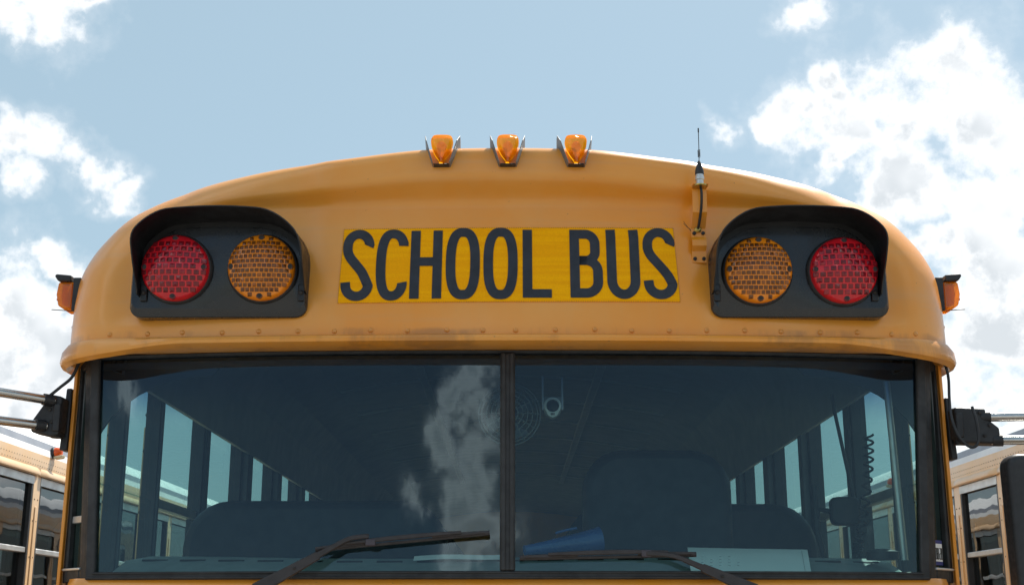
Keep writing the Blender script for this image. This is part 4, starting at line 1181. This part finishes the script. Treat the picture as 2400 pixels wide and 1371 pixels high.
# things lying on the dashboard ----------------------------------------------------------------------
def leaning_sheet(name, corners, label):
    a, b, c, d = [Vector(p) for p in corners]
    m = MB(); m.slab(lambda u, v: d.lerp(c, u).lerp(a.lerp(b, u), v) + Vector((0, 0.006 * math.sin(u * 3.1), 0)), lin(0, 1, 9), lin(0, 1, 4), (0, 0.0006, 0))
    o = m.build(name, 'paper', smooth=40); tag(o, label, 'paper')
    return o, (a, b, c, d)
ps, (a, b, c, d) = leaning_sheet('paper_sheet', ((0.505, 0.31, 1.897), (0.842, 0.31, 1.891), (0.808, 0.13, 1.821), (0.484, 0.10, 1.817)), 'large white paper sheet propped on the dashboard behind the longer-armed wiper')
ps['label'] = 'white paper sheet propped upright on the dashboard behind the windshield'
m = MB()
for r_ in range(5):
    for k in range(random.randint(2, 4)):
        u = 0.10 + 0.30 * r_ / 4 * 1.0 + 0.004 * k; v = 0.30 + 0.12 * k
        q = d.lerp(c, u).lerp(a.lerp(b, u), v) + Vector((0, -0.002 + 0.006 * math.sin(u * 3.1), 0)); m.box(q - Vector((0.003, 0.0004, 0.0012)), q + Vector((0.004, 0.0004, 0.0012)))
u0 = 0.95
q0, q1 = [d.lerp(c, u0).lerp(a.lerp(b, u0), v) + Vector((0, -0.001, 0)) for v in (0.05, 0.95)]
m.tube([q0, q1], 0.0007, 4); tag(m.build('print_marks', 'print', ps, smooth=0), kind='stuff')
m = MB(); m.slab(lambda u, v: (lerp(-0.262, 0.0, u), lerp(0.255, 0.295, v) + 0.01 * u, 1.8585 + 0.0136 * v + 0.010 * u * u + 0.004 * math.sin(5 * u)), lin(0, 1, 12), lin(0, 1, 5), (0, 0, -0.0007))
tag(m.build('curled_paper', 'paper', smooth=40), 'thin curled white paper lying flat on the dashboard beside the centre post', 'paper')
# blue cone
def cone():
    a, b = Vector((0.045, 0.25, 1.885)), Vector((0.258, 0.31, 1.917))
    ax = (b - a); L_ = ax.length
    m = MB(); m.lathe([(0.014, 0), (0.018, L_ * 0.25), (0.026, L_ * 0.6), (0.036, L_ * 0.96), (0.0385, L_), (0.035, L_), (0.022, L_ * 0.5), (0.012, L_ * 0.1)], a, ax, 28)
    o = m.build('blue_cone', 'blue', smooth=50); tag(o, 'blue plastic cone lying on its side on the dashboard', 'cone')
    m = MB(); p = a.lerp(b, 0.55) + Vector((0, -0.02, 0.035)); m.tube(spline([p + Vector((-0.03, 0, -0.004)), p + Vector((0, 0, 0.004)), p + Vector((0.03, 0, 0.010))], 8), 0.0035, 8); m.build('handle', 'blue', o)
cone()

# ------------------------------------------------------------------ neighbouring buses
def neighbour(x, y, label):
    r = empty('school_bus', (0, 0, 0))
    tag(r, label, 'school bus', 'parked school buses')
    body(r, 'darkglass', 0.28)
    # plain closed front so that no daylight enters from ahead
    prof = [(-SX, 0.5), (SX, 0.5), (SX, 2.48)] + [(a, z) for a, z in ROOF] + [(-a, z) for a, z in ROOF[::-1][1:]] + [(-SX, 2.48)]
    m = MB(); m.prism([(a, 0.26, z) for a, z in prof], (0, 0.03, 0)); fr = m.build('front_cap', 'body', r, smooth=0)
    m = MB(); m.box((-1.1, 0.245, 1.8), (1.1, 0.258, 2.38)); m.build('windshield', 'black', fr)
    return r
nl = neighbour(-3.91, -0.26, 'parked school bus with sunlit tan side, left of the front bus')
def side_lamp(r, side, y):
    z = 2.648; x0 = side * 1.215
    m = MB(); m.lathe([(0.034, -0.004), (0.034, 0.008), (0.030, 0.014)], (x0, y, z), (side, 0, 0.15), 16); o = m.build('side_marker_lamp', 'plastic', r)
    m = MB(); m.lathe([(0.031, 0.008), (0.030, 0.026), (0.026, 0.040), (0.016, 0.052), (0.002, 0.056)], (x0, y, z), (side, 0, 0.15), 18); m.build('lens', 'orange_dark', o)
    m = MB(); m.prism([(x0 + side * a, y - 0.030, z + b) for a, b in ((0.012, -0.036), (0.058, -0.030), (0.062, -0.012), (0.012, -0.022))], (0, 0.06, 0)); m.build('glare_skirt', 'lens_glare', o, bevel=0.003)  # added piece: sun glare on the orange lens, given shape and colour
    m = MB(); m.tube([(x0 + side * 0.02, y, z + 0.03), (x0 + side * 0.055, y + 0.01, z + 0.055)], 0.0008, 4); m.build('lamp_wire', 'alu', o)
M['lens_glare'] = plain('cream_glare', (0.55, 0.47, 0.30), 0.4)  # pale tone of the sun glare painted on the side lamp lens
side_lamp(nl, 1, 4.545)
nl.location = (-3.91, -0.435, 0)
nr = neighbour(3.96, -0.25, 'parked school bus with shaded side, right of the front bus beyond the black mirror')
side_lamp(nr, -1, 6.3)
nr.location = (3.96, -0.535, 0)
